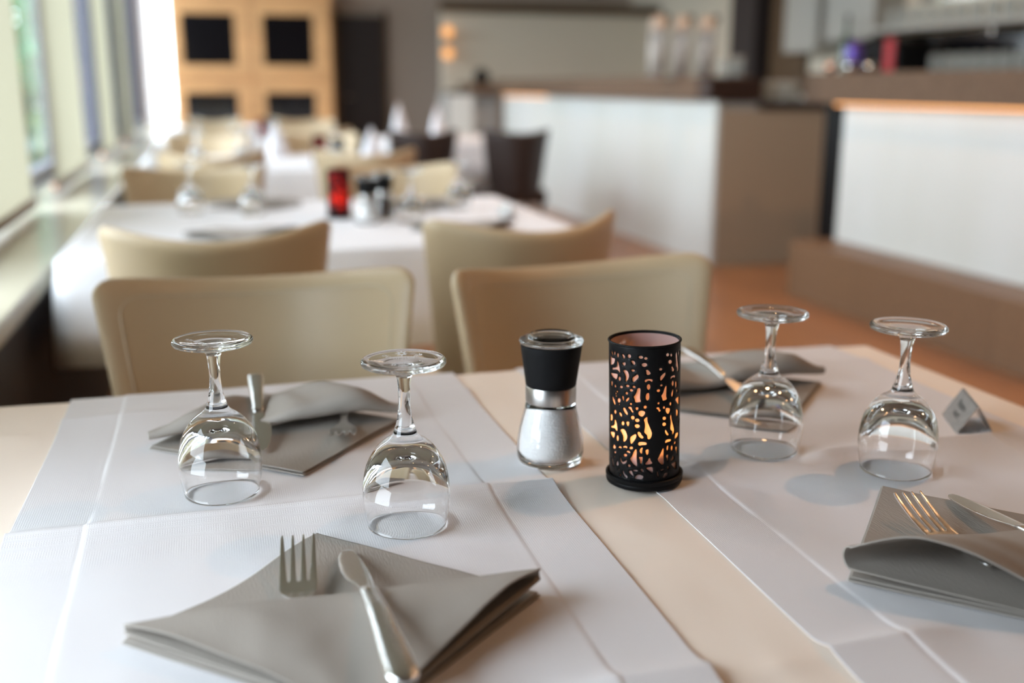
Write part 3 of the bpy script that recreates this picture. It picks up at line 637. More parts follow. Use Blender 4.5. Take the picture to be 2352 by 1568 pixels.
HOLES_TXT = '''-67.6,132.6 -62.4,132.3 -58.6,129 -61.6,128 -67.7,129.9;-52.1,131.6 -52.7,130.4 -54,129.6 -55.7,129.3 -57.1,129.8 -57.7,130.9 -57.1,132.1 -55.6,133 -53.9,133.2 -52.6,132.7;-44,130.6 -44.5,129.2 -45.9,128.2 -47.7,128 -49.1,128.6 -49.7,129.9 -49.1,131.4 -47.6,132.4 -45.8,132.6 -44.5,131.9;-38.1,132.4 -34.3,132.4 -31.4,130.8 -32.2,128.6 -34.4,128.1 -36.5,129.5;-20.8,131.7 -21.5,130.6 -23.2,129.7 -25.3,129.6 -27,130.2 -27.6,131.2 -26.9,132.4 -25.2,133.2 -23.1,133.4 -21.5,132.8;-1.7,131.3 -2.4,130.4 -4.1,129.8 -6.3,129.8 -8.1,130.3 -8.8,131.2 -8.1,132.1 -6.3,132.7 -4.1,132.7 -2.4,132.2;5.2,130.2 4.7,129.4 3.3,128.9 1.7,128.9 0.4,129.4 -0.1,130.2 0.4,131 1.7,131.5 3.4,131.5 4.7,131;4.7,124 3.8,122.9 1.6,122.2 -1.1,122.2 -3.3,122.9 -4.1,124 -3.3,125.2 -1.1,125.9 1.7,125.9 3.9,125.2;-21.4,126.9 -18.6,127.8 -14.9,127 -13.6,125.1 -15.4,123.4 -18.1,124.1;-37.7,124.2 -34.4,124.4 -31.3,125.4 -30,123.6 -31.8,121.7 -34.5,121.5 -36.6,122.7;-73,126.2 -67.8,127.1 -62.6,125.7 -54.9,126.5 -53.5,124.8 -56.6,121 -62.8,119.3 -75.1,117;-49.2,124.8 -47.2,125.3 -44.1,122.1 -40.7,114.3 -42.5,113.6 -47.4,115.7 -52.9,116 -63.9,114.1 -66,115.2 -62.9,116.2 -52.2,117.8 -49.3,119.8;-72.4,109.7 -61.2,111.2 -47.5,112.4 -46.5,111.4 -49.6,106.5 -54.7,106.4 -65.2,107.6;-39.6,108.5 -40.3,107.1 -41.9,106.1 -43.9,105.9 -45.5,106.5 -46.2,107.7 -45.5,109.1 -43.8,110.1 -41.8,110.3 -40.2,109.7;-36.2,116.7 -30.3,118 -26.3,116.8 -24.1,113.4 -24.9,110.3 -29.5,106.1 -31,106.8 -30.4,111 -32.5,114.1;-14.7,118.3 -15.3,117.6 -16.8,117 -18.7,116.9 -20.2,117.3 -20.8,118 -20.2,118.7 -18.7,119.2 -16.8,119.3 -15.3,119;-18.7,111.3 -15,112.8 -10,115.2 -8.5,112.8 -9.6,111.1 -15.1,107.6 -17.4,106.9 -18.8,108.3;2.4,118.9 5.1,119.5 7.3,118.5 10.7,115.7 8.6,114.7 5.1,114.2 3.6,115.6 3.8,117.5;0.9,109.1 1.9,110.2 7.3,110.7 12.7,110.2 13.7,108.8 12.2,107.5 9.9,108.7 7.3,109.1 4.6,108.5 2.4,107.3 1,108;9.9,102.8 9.3,101.2 7.9,100.2 6.1,100.2 4.7,101.3 4.2,103 4.7,104.6 6.2,105.6 7.9,105.6 9.4,104.5;2.7,93.8 3.6,96.5 7.6,97.5 8.6,94.3 8,91 5.3,89.6 3.1,91.1;-10.6,101 -8.3,102 -5.6,101.7 -6.2,95.4 -6.5,91.6 -5,89.2 -6.2,88.3 -14.2,87.3 -14.8,90.2 -16.8,92.8 -14.3,94.6 -12,97.4;-23.6,102.9 -24.2,102.2 -26,101.6 -28.1,101.4 -29.9,101.7 -30.5,102.4 -29.8,103.1 -28.1,103.7 -25.9,103.9 -24.2,103.6;-13.5,102.7 -14.2,101.8 -16.1,101.4 -17.9,101.6 -18.6,102.4 -17.9,103.3 -16,103.8 -14.2,103.5;-17.5,99.2 -18.1,98.3 -19.6,97.8 -21.4,97.6 -23,98 -23.5,98.8 -22.9,99.6 -21.4,100.2 -19.5,100.4 -18,99.9;-25.8,95.7 -26.3,94.9 -27.6,94.3 -29.2,94.1 -30.6,94.5 -31.1,95.3 -30.5,96.1 -29.2,96.7 -27.6,96.9 -26.3,96.5;-30.2,87.5 -30.2,89.1 -25.7,91.7 -23.5,91.6 -24.2,89.9 -27.7,87.7 -29.2,87.3;-37.7,91.9 -34.9,92.5 -33.5,91 -33.9,87.4 -35,87 -37.4,89.5;-40.3,87.4 -41.1,85.9 -43,84.8 -45.5,84.5 -47.5,85.1 -48.3,86.3 -47.5,87.8 -45.4,88.9 -42.9,89.2 -41,88.6;-64.8,88 -61.9,88.5 -55.9,86.4 -52.5,83.1 -53.8,80.8 -57.7,81.2 -62.9,84.2;-35.6,100.9 -36.3,100 -38.1,99.4 -40.4,99.1 -42.2,99.4 -43,100 -42.2,100.9 -40.3,101.6 -38.1,101.9 -36.3,101.6;-57.2,98.9 -54,101.6 -49.8,99.7 -52.6,98.3 -55.6,98;-70,102.1 -59.6,103.2 -62.5,99.2 -66,96.9 -68.9,98.7;-46.2,95.1 -46.8,94.4 -48.3,93.9 -49.8,94 -50.4,94.5 -49.8,95.2 -48.2,95.7 -46.8,95.6;-49.8,92.8 -50.4,92 -51.8,91.4 -53.2,91.6 -53.8,92.2 -53.2,93.1 -51.7,93.7 -50.3,93.5;-49.1,90.4 -49.8,89.7 -51.4,89.2 -53,89.3 -53.7,89.8 -53,90.5 -51.3,91 -49.8,91;43.2,131.4 42.5,130.6 40.7,130.2 38.6,130.4 36.9,131.1 36.3,132.2 36.9,133.1 38.6,133.5 40.7,133.3 42.5,132.5;50.2,130.4 49.4,129.4 47.5,129.2 45.7,129.9 45,131.1 45.7,132.1 47.6,132.3 49.4,131.6;49.8,124 48.9,123 46.5,122.6 43.7,122.9 41.6,123.9 40.8,125.1 41.6,126.2 43.7,126.7 46.5,126.3 48.9,125.3;47.5,119.5 50.9,119.9 52.7,118.3 56.1,116.1 54.5,114.4 50.9,114.6 48.8,115.8 49.2,117.6;58.6,130.7 64.1,132.9 65.1,129.7 66.2,124 70.5,117.8 71.5,113.7 66.1,112.1 64,113.3 64.5,116 59.4,119.5 60.6,122.1 59.4,126.7;80.1,128.4 78.7,126.9 75.2,126.3 71.7,126.9 69.3,128.4 68.5,130.3 69.4,131.9 71.7,132.7 75.2,132.1 78.7,130.5;29.9,118.8 29.3,118.1 27.8,117.8 25.9,117.9 24.5,118.5 23.9,119.3 24.5,120 25.9,120.3 27.8,120.2 29.3,119.6;25.8,111.9 28.8,113.6 34.6,115.8 36.2,114.5 35.1,112.2 27.8,107.9 26,108.6;45.8,108.5 46.8,110.3 53.7,110.9 58.8,109.9 59.4,108.5 56.8,107.9 53,109.1 48.8,108.3 46.8,107.9;55.2,102.6 54.6,101.1 52.9,100.3 51,100.6 49.5,101.8 48.9,103.5 49.5,105 51,105.8 52.9,105.6 54.6,104.3;64.4,100.2 63.7,98.3 61.9,97.2 59.9,97.5 58.4,99.1 57.8,101.3 58.4,103.3 59.9,104.4 62,104 63.7,102.5;30.8,103.3 30.1,102.6 28.3,102.4 26.5,102.9 25.8,103.7 26.5,104.4 28.3,104.6 30.1,104.1;33.9,100.8 36.1,102.5 38.6,102.4 37.9,94.9 37.8,91.6 39.5,89.8 38.3,88.8 30.7,88.3 29.9,90.8 27.7,93.7 30.3,95.1 32.3,97.7;26.1,98.6 25.5,97.9 24,97.5 22.1,97.6 20.6,98.2 20,99.1 20.6,99.8 22.1,100.2 24,100.1 25.5,99.5;48,93.6 50.8,97.1 54,97.4 53.7,92.8 51.5,90.1 48.7,90.8;67.9,93.6 66.9,92.4 64.8,92.2 62.8,93.1 62,94.6 62.8,95.8 64.8,96 66.9,95.1;57.6,87.3 70.9,87.5 77.4,87.2 77.3,81.1 73.8,78.4 64.9,82.5;49.5,83.5 48.9,82.6 47.5,82.1 45.9,82.4 44.5,83.2 44,84.3 44.5,85.2 45.9,85.7 47.5,85.5 48.9,84.6;25.1,86.4 24.5,85.7 23.2,85.5 21.9,85.9 21.4,86.7 22,87.4 23.2,87.6 24.6,87.2;-19.3,85.8 -19.9,85 -21.2,84.6 -22.6,84.8 -23.1,85.6 -22.5,86.4 -21.2,86.8 -19.8,86.6;-42.2,83.1 -42.6,82.6 -43.7,82.3 -44.7,82.3 -45.1,82.8 -44.7,83.3 -43.6,83.6 -42.6,83.5;-61.6,67.4 -62.7,65.3 -65.8,63.5 -70.2,62.7 -74.6,63.1 -76.5,64.7 -74.4,67.1 -70,69.1 -65.6,69.9 -62.6,69.2;-50.4,74.7 -51.1,73.3 -52.9,72.2 -55.1,71.9 -57,72.4 -57.7,73.6 -56.9,75 -55,76.1 -52.8,76.4 -51.1,75.9;-44.4,74.7 -41.4,75.7 -37.9,74.2 -37.2,72.1 -39.1,71.3 -42.6,72.2;-36.4,80.4 -31.9,81.4 -29.3,78.9 -26.4,76.5 -26.9,74.5 -28.9,74.1 -34.1,76.8;-26.3,81.4 -24.8,82.9 -20,82.9 -19.1,80.3 -16.5,78.5 -17.7,77.3 -20.1,77.7 -21.9,79.8;-13.5,81.6 -13,83 -9,83.2 -9.2,81.5 -11.3,80 -12.6,80.3;4.2,83.6 3.7,82.6 2.5,82 0.9,82 -0.3,82.6 -0.8,83.6 -0.3,84.5 1,85.1 2.5,85.1 3.7,84.5;-9.2,76.9 -8.1,79.1 -4.5,80.2 1.2,79.5 1.8,77.6 -0.1,75.4 -3.3,73.9 -7.3,74.8;-14.9,72.8 -15.5,71.6 -17.1,70.8 -19.1,70.7 -20.7,71.3 -21.3,72.4 -20.6,73.5 -19,74.3 -17,74.5 -15.5,73.8;-6.9,70.6 -7.6,69.5 -9.5,68.8 -11.8,68.7 -13.7,69.3 -14.5,70.3 -13.7,71.4 -11.8,72.1 -9.4,72.2 -7.6,71.6;-6.5,64.9 -7.3,63.7 -9.4,62.9 -12,62.8 -14.1,63.5 -14.9,64.6 -14.1,65.8 -12,66.6 -9.4,66.7 -7.3,66;-0.2,70.8 1.2,72.7 4.3,74 5.4,73.5 5,69.9 8.7,64.4 12.8,58.8 12.7,55.5 10.4,52.6 7.7,51.9 5.8,52.7 5.5,56.3 1.5,58 0.6,60.2 2,64 1.6,68.3;-32.6,65.7 -33.3,64.5 -34.9,63.5 -36.9,63.3 -38.6,63.8 -39.2,65 -38.5,66.3 -36.9,67.2 -34.8,67.5 -33.2,66.9;-30,66.8 -27,68.2 -23.8,68.2 -24,65.7 -26,63.2 -28,63.7;-56.5,65.8 -54.1,66.7 -50.5,65.4 -48.5,61.2 -47.6,57 -49.3,55.6 -52.9,56.2 -56.7,57.8 -69.5,55.8 -70.7,57.2 -57.4,59.9;-42.3,58 -35.4,60.2 -31.2,59.1 -27.6,55 -27.7,51.2 -31.3,48.1 -34,47 -35.6,47.9 -35,52.1 -38.8,56;-22.7,52.7 -18.4,54.9 -13.3,57 -11.7,55.8 -12.9,52.8 -18,47.9 -20.9,46.3 -22.3,47.8;-10.3,58.3 -8.3,59.5 -5.2,58.5 -3.9,56.3 -0.5,54.4 -1.2,53.1 -3.4,52.6 -7.5,54.1 -9.7,56.5;-9.5,47.2 -7.5,49.2 -3,49.6 4.1,49 4.5,47 2.3,46.3 -3,46.3 -7.5,45.3;-73.9,50.8 -56.8,53.9 -54.7,52.6 -56.1,49.1 -59.8,46.7 -64.1,47.6 -71.1,49.1;-44.6,49.5 -45.2,47.6 -46.8,46.2 -48.8,45.9 -50.4,46.8 -51,48.5 -50.3,50.4 -48.7,51.8 -46.7,52.1 -45.2,51.2;-62.5,37.7 -57.9,41.3 -54,40.6 -51.8,39.3 -54.1,37.3 -60.7,36.2;-45.7,40.3 -42.6,41.9 -38.5,41.8 -38.5,40.4 -40.2,39.5 -42,40.2 -45.1,39.7;-35.9,42.1 -31.4,43.8 -27.5,43.6 -27.3,42 -29.3,40.9 -31.4,42 -35.7,41.2;-24.1,42.5 -20.9,44.2 -17.6,43.8 -17.8,41.9 -21,41.1 -23.4,41.3;-50.8,34.4 -51.9,33.4 -54.6,32.6 -57.6,32.4 -58.8,33 -57.5,34 -54.6,34.8 -51.8,35;-54.4,29.1 -55,28.1 -56.3,27.5 -57.7,27.6 -58.3,28.4 -57.7,29.4 -56.3,30 -54.9,29.8;-28.9,38.5 -26.3,39.6 -22.4,38.8 -21.8,37.5 -23.9,36.9 -25.9,37.4 -28.6,37.6;-27.7,34.5 -28.4,33.6 -30.1,32.8 -32.3,32.6 -34.1,32.9 -34.8,33.8 -34.1,34.8 -32.3,35.5 -30.1,35.8 -28.3,35.4;-42.2,30.3 -40.4,31.1 -39,28.6 -35.9,26.5 -31.6,28.4 -28.5,30.1 -27.5,29.1 -30.1,26.4 -35.9,24.5 -39.9,25.2 -41.9,27.6;-15.8,39.6 -13,42 -11.2,41.4 -11.7,33.2 -10.4,25.6 -12.3,24.7 -16.9,26.4 -21.1,29.4 -23,31.4 -19.6,33.9;-6.2,42.1 -3.1,44.1 -1.6,43.7 -2.9,40.5 -2.9,38.1 -4.5,37.7 -6.5,39.4;2.5,41.4 6.3,42.4 7.8,41.8 7.4,38 5.8,36.5 4,37.2;-8.3,34.3 -2.7,34.8 -1.8,34.3 -2.5,28 -5,27.5 -6.1,28.5 -5.9,31.8;2.2,28 6.2,30.7 8.5,33.6 9.8,33.3 11.2,30.5 13.9,28.5 13,27.5 4.8,26.8 2.3,27.2;-21.5,24.7 -22,23.8 -23.3,23.1 -24.9,23 -26.2,23.4 -26.6,24.3 -26.1,25.2 -24.8,25.9 -23.3,26 -22,25.6;-53.4,21.7 -48.6,26.9 -46,26.2 -44.8,22.6 -47.4,21.2 -51.5,20.9;-68.2,25.9 -64.9,26.5 -59.3,23.2 -57.2,19.1 -58.9,17.7 -64.1,19.5 -68.3,23.1;-37.7,17.8 -34.9,18.7 -31.8,15.3 -26.9,13.6 -27.7,11.3 -31.8,11.4 -36.1,14.2;-26.1,18.6 -19.8,20.5 -17.9,17.6 -16.1,15 -17.5,14.3 -22.7,16.2;-17.9,20.6 -15.1,21.3 -10,21.3 -9.4,20.2 -11.4,19.6 -17.4,19.8;-5.1,22 -3.3,23.4 -1,22 -0.1,19.8 -1.9,19.3 -4.4,20.4;3.2,23.4 6.6,24.4 14.4,24.8 15,18.3 12.9,18.3 7.5,21.1;-15,12.9 -11.4,16.1 -7.8,17.4 -1.1,15.8 -0.6,14.4 -3.4,11.7 -7.9,12.1 -14.2,12.1;-42.9,18.2 -43.5,17.2 -44.9,16.6 -46.3,16.7 -46.9,17.6 -46.3,18.6 -44.8,19.2 -43.4,19;-40,12.8 -40.6,11.8 -41.9,11.2 -43.3,11.4 -43.8,12.3 -43.2,13.3 -41.9,13.9 -40.5,13.7;19.4,81.9 20.8,82.9 24.7,82.6 25.6,80.6 27.9,79 25.6,78.1 23.7,78.9 22.7,80.6;35.7,81.4 35,80.6 33.3,80.4 31.7,80.9 31,81.9 31.7,82.8 33.3,83 35,82.4;36,79.3 37.1,81.1 45.4,79.8 46.7,78 44.1,75 41.1,74.6 37.7,76.1;38,70.7 37.2,69.8 35.4,69.4 33.1,69.6 31.3,70.4 30.6,71.5 31.3,72.5 33.1,72.9 35.4,72.7 37.2,71.8;38.1,64.9 37.3,63.9 35.3,63.4 32.9,63.7 31,64.5 30.3,65.7 31,66.7 32.9,67.2 35.3,66.9 37.3,66;45.4,71.6 48.6,73.6 49.6,72.6 50,68.2 55.1,61.3 58.3,56.4 55,53.1 52.8,52.4 51.3,54.2 52,56.3 46.6,58.8 46.6,61 47.9,66.3;35.4,59.4 37.6,59.4 41,56.3 43.8,54.2 42.8,53.3 39.3,54 35.9,56.9;35.8,47.6 37.5,49.6 43.4,49.6 49.9,48.4 47.8,46.8 41.6,46.9 36.9,46.3;58.3,48.7 61.8,53 72.1,52 75.3,50 70.7,48.1 60,47.3;61.9,76.2 64.9,76.2 72.2,73 69.5,69.4 65.5,67.8 62.9,72.2;70.8,60.3 73.7,64.2 80.1,66.3 80.1,62.4 70.7,58.6 67,59.3;39,41.7 40.4,43.7 43,43.7 42.5,39.1 40.9,38.2 39.2,39.5;53.6,39.3 53,37.8 51.7,37 50,37.3 48.7,38.5 48.2,40.1 48.7,41.7 50,42.5 51.7,42.2 53.1,41;56.6,43.5 58.2,44.8 63.8,44.1 62.8,42.7 58.2,42.4;27.9,37.5 32,42 33.6,41.6 33.6,32.5 34.4,25.9 31.4,25.1 26.3,27.6 22.2,31.5 24.4,33.5;37.5,34.5 43,34.3 42.7,31.4 42.4,28.7 40.9,28.1 39.7,30.7;47.8,28.1 51.2,29.5 54.9,32.7 56.5,29.7 58.5,28.3 53.4,27.2 49.1,27.4;48.8,23.6 54.9,24.5 66.9,24.2 65.7,16.4 62.7,16.4;60,39 67,38.6 69.3,34.5 70.1,29.4 65.8,30.8;27.1,20.1 29.3,21.3 35.2,21.1 34.6,20.1 30.4,19.5;44.6,21.2 44,20.1 42.4,19.8 40.9,20.5 40.3,21.8 40.9,23 42.4,23.3 44,22.5;21.6,19.5 23.8,19.6 24.3,16.6 25.8,14 23.3,13.9 21.9,16.2;31.4,12.6 34.6,16 38.5,17.1 43.9,15.3 40.2,12 33.5,11.8'''

# ================================================================== RUNNERS on the nearest table
ZT = .7496
def runner(x0, x1, label, seed, sag):
    V = []; F = []
    hem0, hem1 = x0 + .062, x1 - .062
    xs = [x0 + (x1 - x0) * i / 46 for i in range(47)]
    xs = [x for x in xs if min(abs(x - hem0), abs(x - hem1)) > .009] + [q + d for q in (hem0, hem1) for d in (-.008, -.005, -.003, -.0015, 0, .0015, .003, .005, .008)]
    xs += [x0 + .0006, x0 + .002, x1 - .0006, x1 - .002]
    xs.sort(); nx = len(xs) - 1
    yy = [.10 + (1.326 - .10) * j / 330 for j in range(331)]
    spots = [(-.011, .964), (.1436, .844), (.5426, .937), (.639, .847), (.3148, .9688), (.3863, .8906)]
    def h(x, y):
        z = ZT + .0010
        # pressed creases from folding
        for yc, a in ((.901, .0085), (.558, .0075), (1.235, .0045)):
            a *= min(1, max(0, (min(math.hypot(x - p[0], y - p[1]) for p in spots) - .038) / .022))
            if yc != .901: a *= min(1, max(0, (min(abs(x - .07), abs(x - .60)) - .10) / .06))
            yc2 = yc + .004 * math.sin(6 * x + seed)
            d = y - yc2
            z += a * (math.exp(-abs(d) / .030) if d < 0 else math.exp(-abs(d) / .011))
        for xc in (hem0, hem1):
            z -= .0006 * math.exp(-((x - xc) / .0016) ** 2) + .0005 / (1 + math.exp((abs(x - (x0 + x1) / 2) - ((x1 - x0) / 2 - .062)) * -900))
        z += .0009 * noise.noise(Vector((x * 9, y * 6, seed))) + .0006 * noise.noise(Vector((x * 28, y * 22, seed + 3)))
        e = min(x - x0, x1 - x)
        return max(z, ZT + .0003)
    rows = [(y, None) for y in yy] + [(1.3315, -.003), (1.3345, -.010), (1.336, -.04), (1.338, -.10), (1.340, -.16)]
    for (y, dz) in rows:
        for x in xs:
            e = (x - (x0 + x1) / 2) / ((x1 - x0) / 2)
            wv = .0022 * math.sin(y * 8 + seed) * e
            V.append((x + wv, y, h(x, y) if dz is None else ZT + .001 + dz))
    for j in range(len(rows) - 1):
        for i in range(nx): k = j * (nx + 1) + i; F.append((k, k + 1, k + nx + 2, k + nx + 1))
    o = mesh('table_runner', V, F, M_runner)
    md = o.modifiers.new('thickness', 'SOLIDIFY'); md.thickness = .0006; md.offset = 1
    return tag(o, label, 'table runner', 'white runners laid over the nearest table')
runner(-.187, .294, 'left white honeycomb runner, under the two left glasses and napkins', 1.3, 0)
runner(.383, .866, 'right white honeycomb runner, under the two right glasses and napkins', 4.1, 0)

# ================================================================== STEM GLASSES (standing upside down)
GH = .1499
bo = [(.0343, .0), (.0356, .006), (.0371, .016), (.0379, .028), (.0375, .038), (.0362, .0465), (.0341, .0545), (.0312, .0608), (.0280, .0660), (.0247, .0703), (.0213, .0738), (.0175, .0768), (.0142, .0789), (.0117, .0810), (.0101, .0836), (.0091, .0870)]
bi = [(.0012, .0640), (.0080, .0634), (.0140, .0617), (.0190, .0588), (.0238, .0545), (.0283, .0490), (.0322, .0420), (.0350, .0345), (.0362, .0260), (.0358, .0160), (.0343, .0060), (.0333, .0004), (.0336, -.0002), (.0341, -.0002)]
st = [(.0091, .0870), (.0078, .0915), (.0065, .0970), (.0056, .1040), (.0051, .1120), (.0053, .1210), (.0059, .1290), (.0066, .1330)]
ft = [(.0066, .1330), (.0082, .1362), (.0112, .1388), (.0165, .1408), (.0230, .1420), (.0300, .1428), (.0340, .1432), (.0356, .1440), (.0363, .1455), (.0360, .1472), (.0348, .1484), (.0325, .1488), (.0290, .1480), (.0220, .1468), (.0140, .1456), (.0060, .1448), (.0004, .1446)]
def stem_glass():
    t = thing('stem_glass', 'glass', 'wine glass')
    MB().lathe([(.0002, .0641)] + bi + bo, 72).build('bowl', M_glass, t, smooth=True)
    b = MB()                                                       # lightly facetted stem
    n = 72; V = []; F = []
    for i, (r, z) in enumerate(st):
        a = math.sin(PI * i / (len(st) - 1))
        for k in range(n):
            th = 2 * PI * k / n; f = 1 - .05 * a * abs(math.sin(3 * th))
            V.append((r * f * math.cos(th), r * f * math.sin(th), z))
    for i in range(len(st) - 1):
        for k in range(n): F.append((i * n + k, i * n + (k + 1) % n, (i + 1) * n + (k + 1) % n, (i + 1) * n + k))
    b.add(V, F).build('stem', M_glass, t, smooth=True)
    MB().lathe(ft, 72).build('foot', M_glass, t, smooth=True)
    return t
gl = stem_glass()
for ch in gl.children:
    if ch.name.startswith('bowl'):
        for p in ch.data.polygons: p.use_smooth = True

def engraving(parent, rz):
    cu = bpy.data.curves.new('lettering', 'FONT'); cu.body = 'GEROLSTEINER'; cu.size = .0050; cu.offset = .00008; cu.space_character = 1.08; cu.align_x = 'CENTER'
    o = bpy.data.objects.new('tmp', cu); C.objects.link(o)
    bpy.context.view_layer.update()
    me = bpy.data.meshes.new_from_object(o.evaluated_get(bpy.context.evaluated_depsgraph_get()))
    bpy.data.objects.remove(o)
    V = []; F = []
    for v in me.vertices:                                          # arc, mirrored top to bottom as seen through the foot
        rr = .0204 + v.co.y * 1.35; a = v.co.x / .0225
        V.append((rr * math.sin(a), -rr * math.cos(a) + .0345, .0))
    F = [tuple(p.vertices) for p in me.polygons]
    k = len(V); pts = []
    for i in range(16):
        r = .0062 if i % 2 == 0 else .0030
        pts.append((r * math.sin(2 * PI * i / 16), .0232 + .95 * r * math.cos(2 * PI * i / 16), 0))
    V += pts + [(.0016 * math.sin(2 * PI * i / 16), .0232 + .0016 * math.cos(2 * PI * i / 16), 0) for i in range(16)]
    F += [(k + i, k + (i + 1) % 16, k + 16 + (i + 1) % 16, k + 16 + i) for i in range(16)]
    V2 = []
    for (x, y, z) in V:
        x, y = x, y - .001
        r = math.hypot(x, y)
        zz = np.interp(r, [p[0] for p in ft[::-1][:6]], [p[1] for p in ft[::-1][:6]])
        V2.append((x, y, zz + .0005))
    e = mesh('etched_emblem', V2, F, M_etch, parent, smooth=False); e.rotation_euler = (0, 0, rz)
    e['label'] = 'frosted star and curved lettering'
    return e
g1 = place(gl, True, (-.011, .964, ZT + .003), .35, 'upturned stem glass, leftmost of the four, before the rear left napkin', group='upturned stem glasses on the nearest table')
g2 = place(gl, False, (.1436, .844, ZT + .0034), 0, 'upturned stem glass nearest to us, above the fork and knife, emblem on its foot', group='upturned stem glasses on the nearest table')
g3 = place(gl, False, (.5426, .937, ZT + .003), 1.1, 'upturned stem glass right of the candle holder, before the rear right napkin', group='upturned stem glasses on the nearest table')
g4 = place(gl, False, (.639, .847, ZT + .003), 2.0, 'upturned stem glass, rightmost of the four, left of the small metal sign', group='upturned stem glasses on the nearest table')
engraving(g2, -.10)
engraving(g1, 1.75)

# ================================================================== SALT AND PEPPER MILLS
def mill(filling, lab):
    t = thing('spice_mill', lab, 'mill', group='mills with black heads')
    out = [(.0005, .0), (.0290, .0), (.0325, .0015), (.0338, .006), (.0343, .014), (.0335, .024), (.0315, .036), (.0285, .048), (.0262, .057), (.0250, .064)]
    inn = [(.0235, .064), (.0246, .057), (.0268, .048), (.0297, .036), (.0316, .024), (.0324, .014), (.0318, .007), (.028, .0045), (.0005, .0045)]
    MB().lathe(out + inn, 64).build('glass_body', M_glass, t, smooth=True)
    fil = [(.0005, .0050), (.0276, .0050), (.0312, .0075), (.0318, .014), (.0310, .024), (.0291, .036), (.0262, .048), (.0240, .057), (.0230, .0625), (.0005, .063)]
    MB().lathe(fil, 64).build('filling', filling, t, smooth=True)['label'] = 'coarse white salt' if filling == M_salt else 'dark peppercorns'
    MB().lathe([(.0236, .0635), (.0256, .064), (.0258, .065), (.0258, .0800), (.0254, .0808), (.0236, .0808)], 64, close=True).build('metal_band', M_brushed, t, smooth=True, auto=30)
    MB().lathe([(.0005, .0812), (.0250, .0812), (.0256, .0818), (.0264, .088), (.0282, .101), (.0300, .114), (.0311, .1225), (.0308, .1235), (.0290, .1238), (.0230, .121), (.0005, .120)], 64).build('grinder_head', M_blackplastic, t, smooth=True, auto=50)
    MB().lathe([(.0005, .1242), (.0300, .1242), (.0322, .1250), (.0327, .1268), (.0318, .1283), (.0290, .1290), (.0255, .1292), (.0238, .1302), (.0226, .1328), (.0215, .1335), (.0200, .1325), (.0188, .1300), (.0005, .1296)], 64).build('clear_cap', M_acrylic, t, smooth=True)
    return t
ml = mill(M_salt, 'salt mill')
place(ml, True, (.3148, .9688, ZT + .001), 0, 'glass salt mill with black head and steel band beside the lit candle holder')

# ================================================================== CANDLE HOLDERS
RT, HT = .0339, .1405
HOLES = [[tuple(map(float, p.split(','))) for p in h.split(' ')] for h in HOLES_TXT.split(';')]
def inside(px, py, poly):
    c = np.zeros(px.shape, bool); n = len(poly)
    for i in range(n):
        x0, y0 = poly[i]; x1, y1 = poly[(i + 1) % n]
        if y0 == y1: continue
        k = ((y0 > py) != (y1 > py)) & (px < (x1 - x0) * (py - y0) / (y1 - y0) + x0)
        c ^= k
    return c
def pierced_tube():
    polys = []
    for off in (0, 180):
        for h in HOLES:
            P = []
            # round every traced outline once (corner cutting)
            n = len(h)
            q = []
            for i in range(n):
                a, b_ = h[i], h[(i + 1) % n]
                q += [(a[0] * .75 + b_[0] * .25, a[1] * .75 + b_[1] * .25), (a[0] * .25 + b_[0] * .75, a[1] * .25 + b_[1] * .75)]
            for th, z in q: P.append((((th + off + 180) % 360 - 180), z / 1000))
            if off and (max(p[0] for p in P) - min(p[0] for p in P)) > 180: P = [((p[0] - 360 if p[0] > 0 else p[0]), p[1]) for p in P]; P = [(p[0] + 360 if np.mean([s[0] for s in P]) < -180 else p[0], p[1]) for p in P]
            if max(p[0] for p in P) > 177 or min(p[0] for p in P) < -177: continue
            polys.append([(math.radians(a) * RT, z) for a, z in P])
    co = []; edges = []
    W = PI * RT; nx, nz = 96, 60
    border = []
    for i in range(nx + 1):
        for j in range(nz + 1):
            s, z = -W + 2 * W * i / nx, .006 + (HT - .006) * j / nz
            co.append(Vector((s, z)))
    for P in polys:
        k = len(co); co += [Vector(p) for p in P]; edges += [(k + i, k + (i + 1) % len(P)) for i in range(len(P))]
    r = geometry.delaunay_2d_cdt(co, edges, [], 0, 1e-6)
    V, T = r[0], r[2]
    tr = [t for t in T if len(t) == 3]
    px = np.array([(V[a].x + V[b].x + V[c].x) / 3 for a, b, c in tr]); py = np.array([(V[a].y + V[b].y + V[c].y) / 3 for a, b, c in tr])
    dead = np.zeros(len(tr), bool)
    for P in polys: dead |= inside(px, py, P)
    V3 = [(RT * math.sin(v.x / RT), -RT * math.cos(v.x / RT), v.y) for v in V]
    F3 = [tuple(t) for t, d in zip(tr, dead) if not d]
    me = bpy.data.meshes.new('pierced_sleeve'); me.from_pydata(V3, [], F3)
    b = bmesh.new(); b.from_mesh(me); bmesh.ops.remove_doubles(b, verts=b.verts, dist=2e-5)
    bmesh.ops.delete(b, geom=[v for v in b.verts if not v.link_faces], context='VERTS')
    bmesh.ops.recalc_face_normals(b, faces=b.faces); b.to_mesh(me); b.free()
    return me
SLEEVE = pierced_tube()
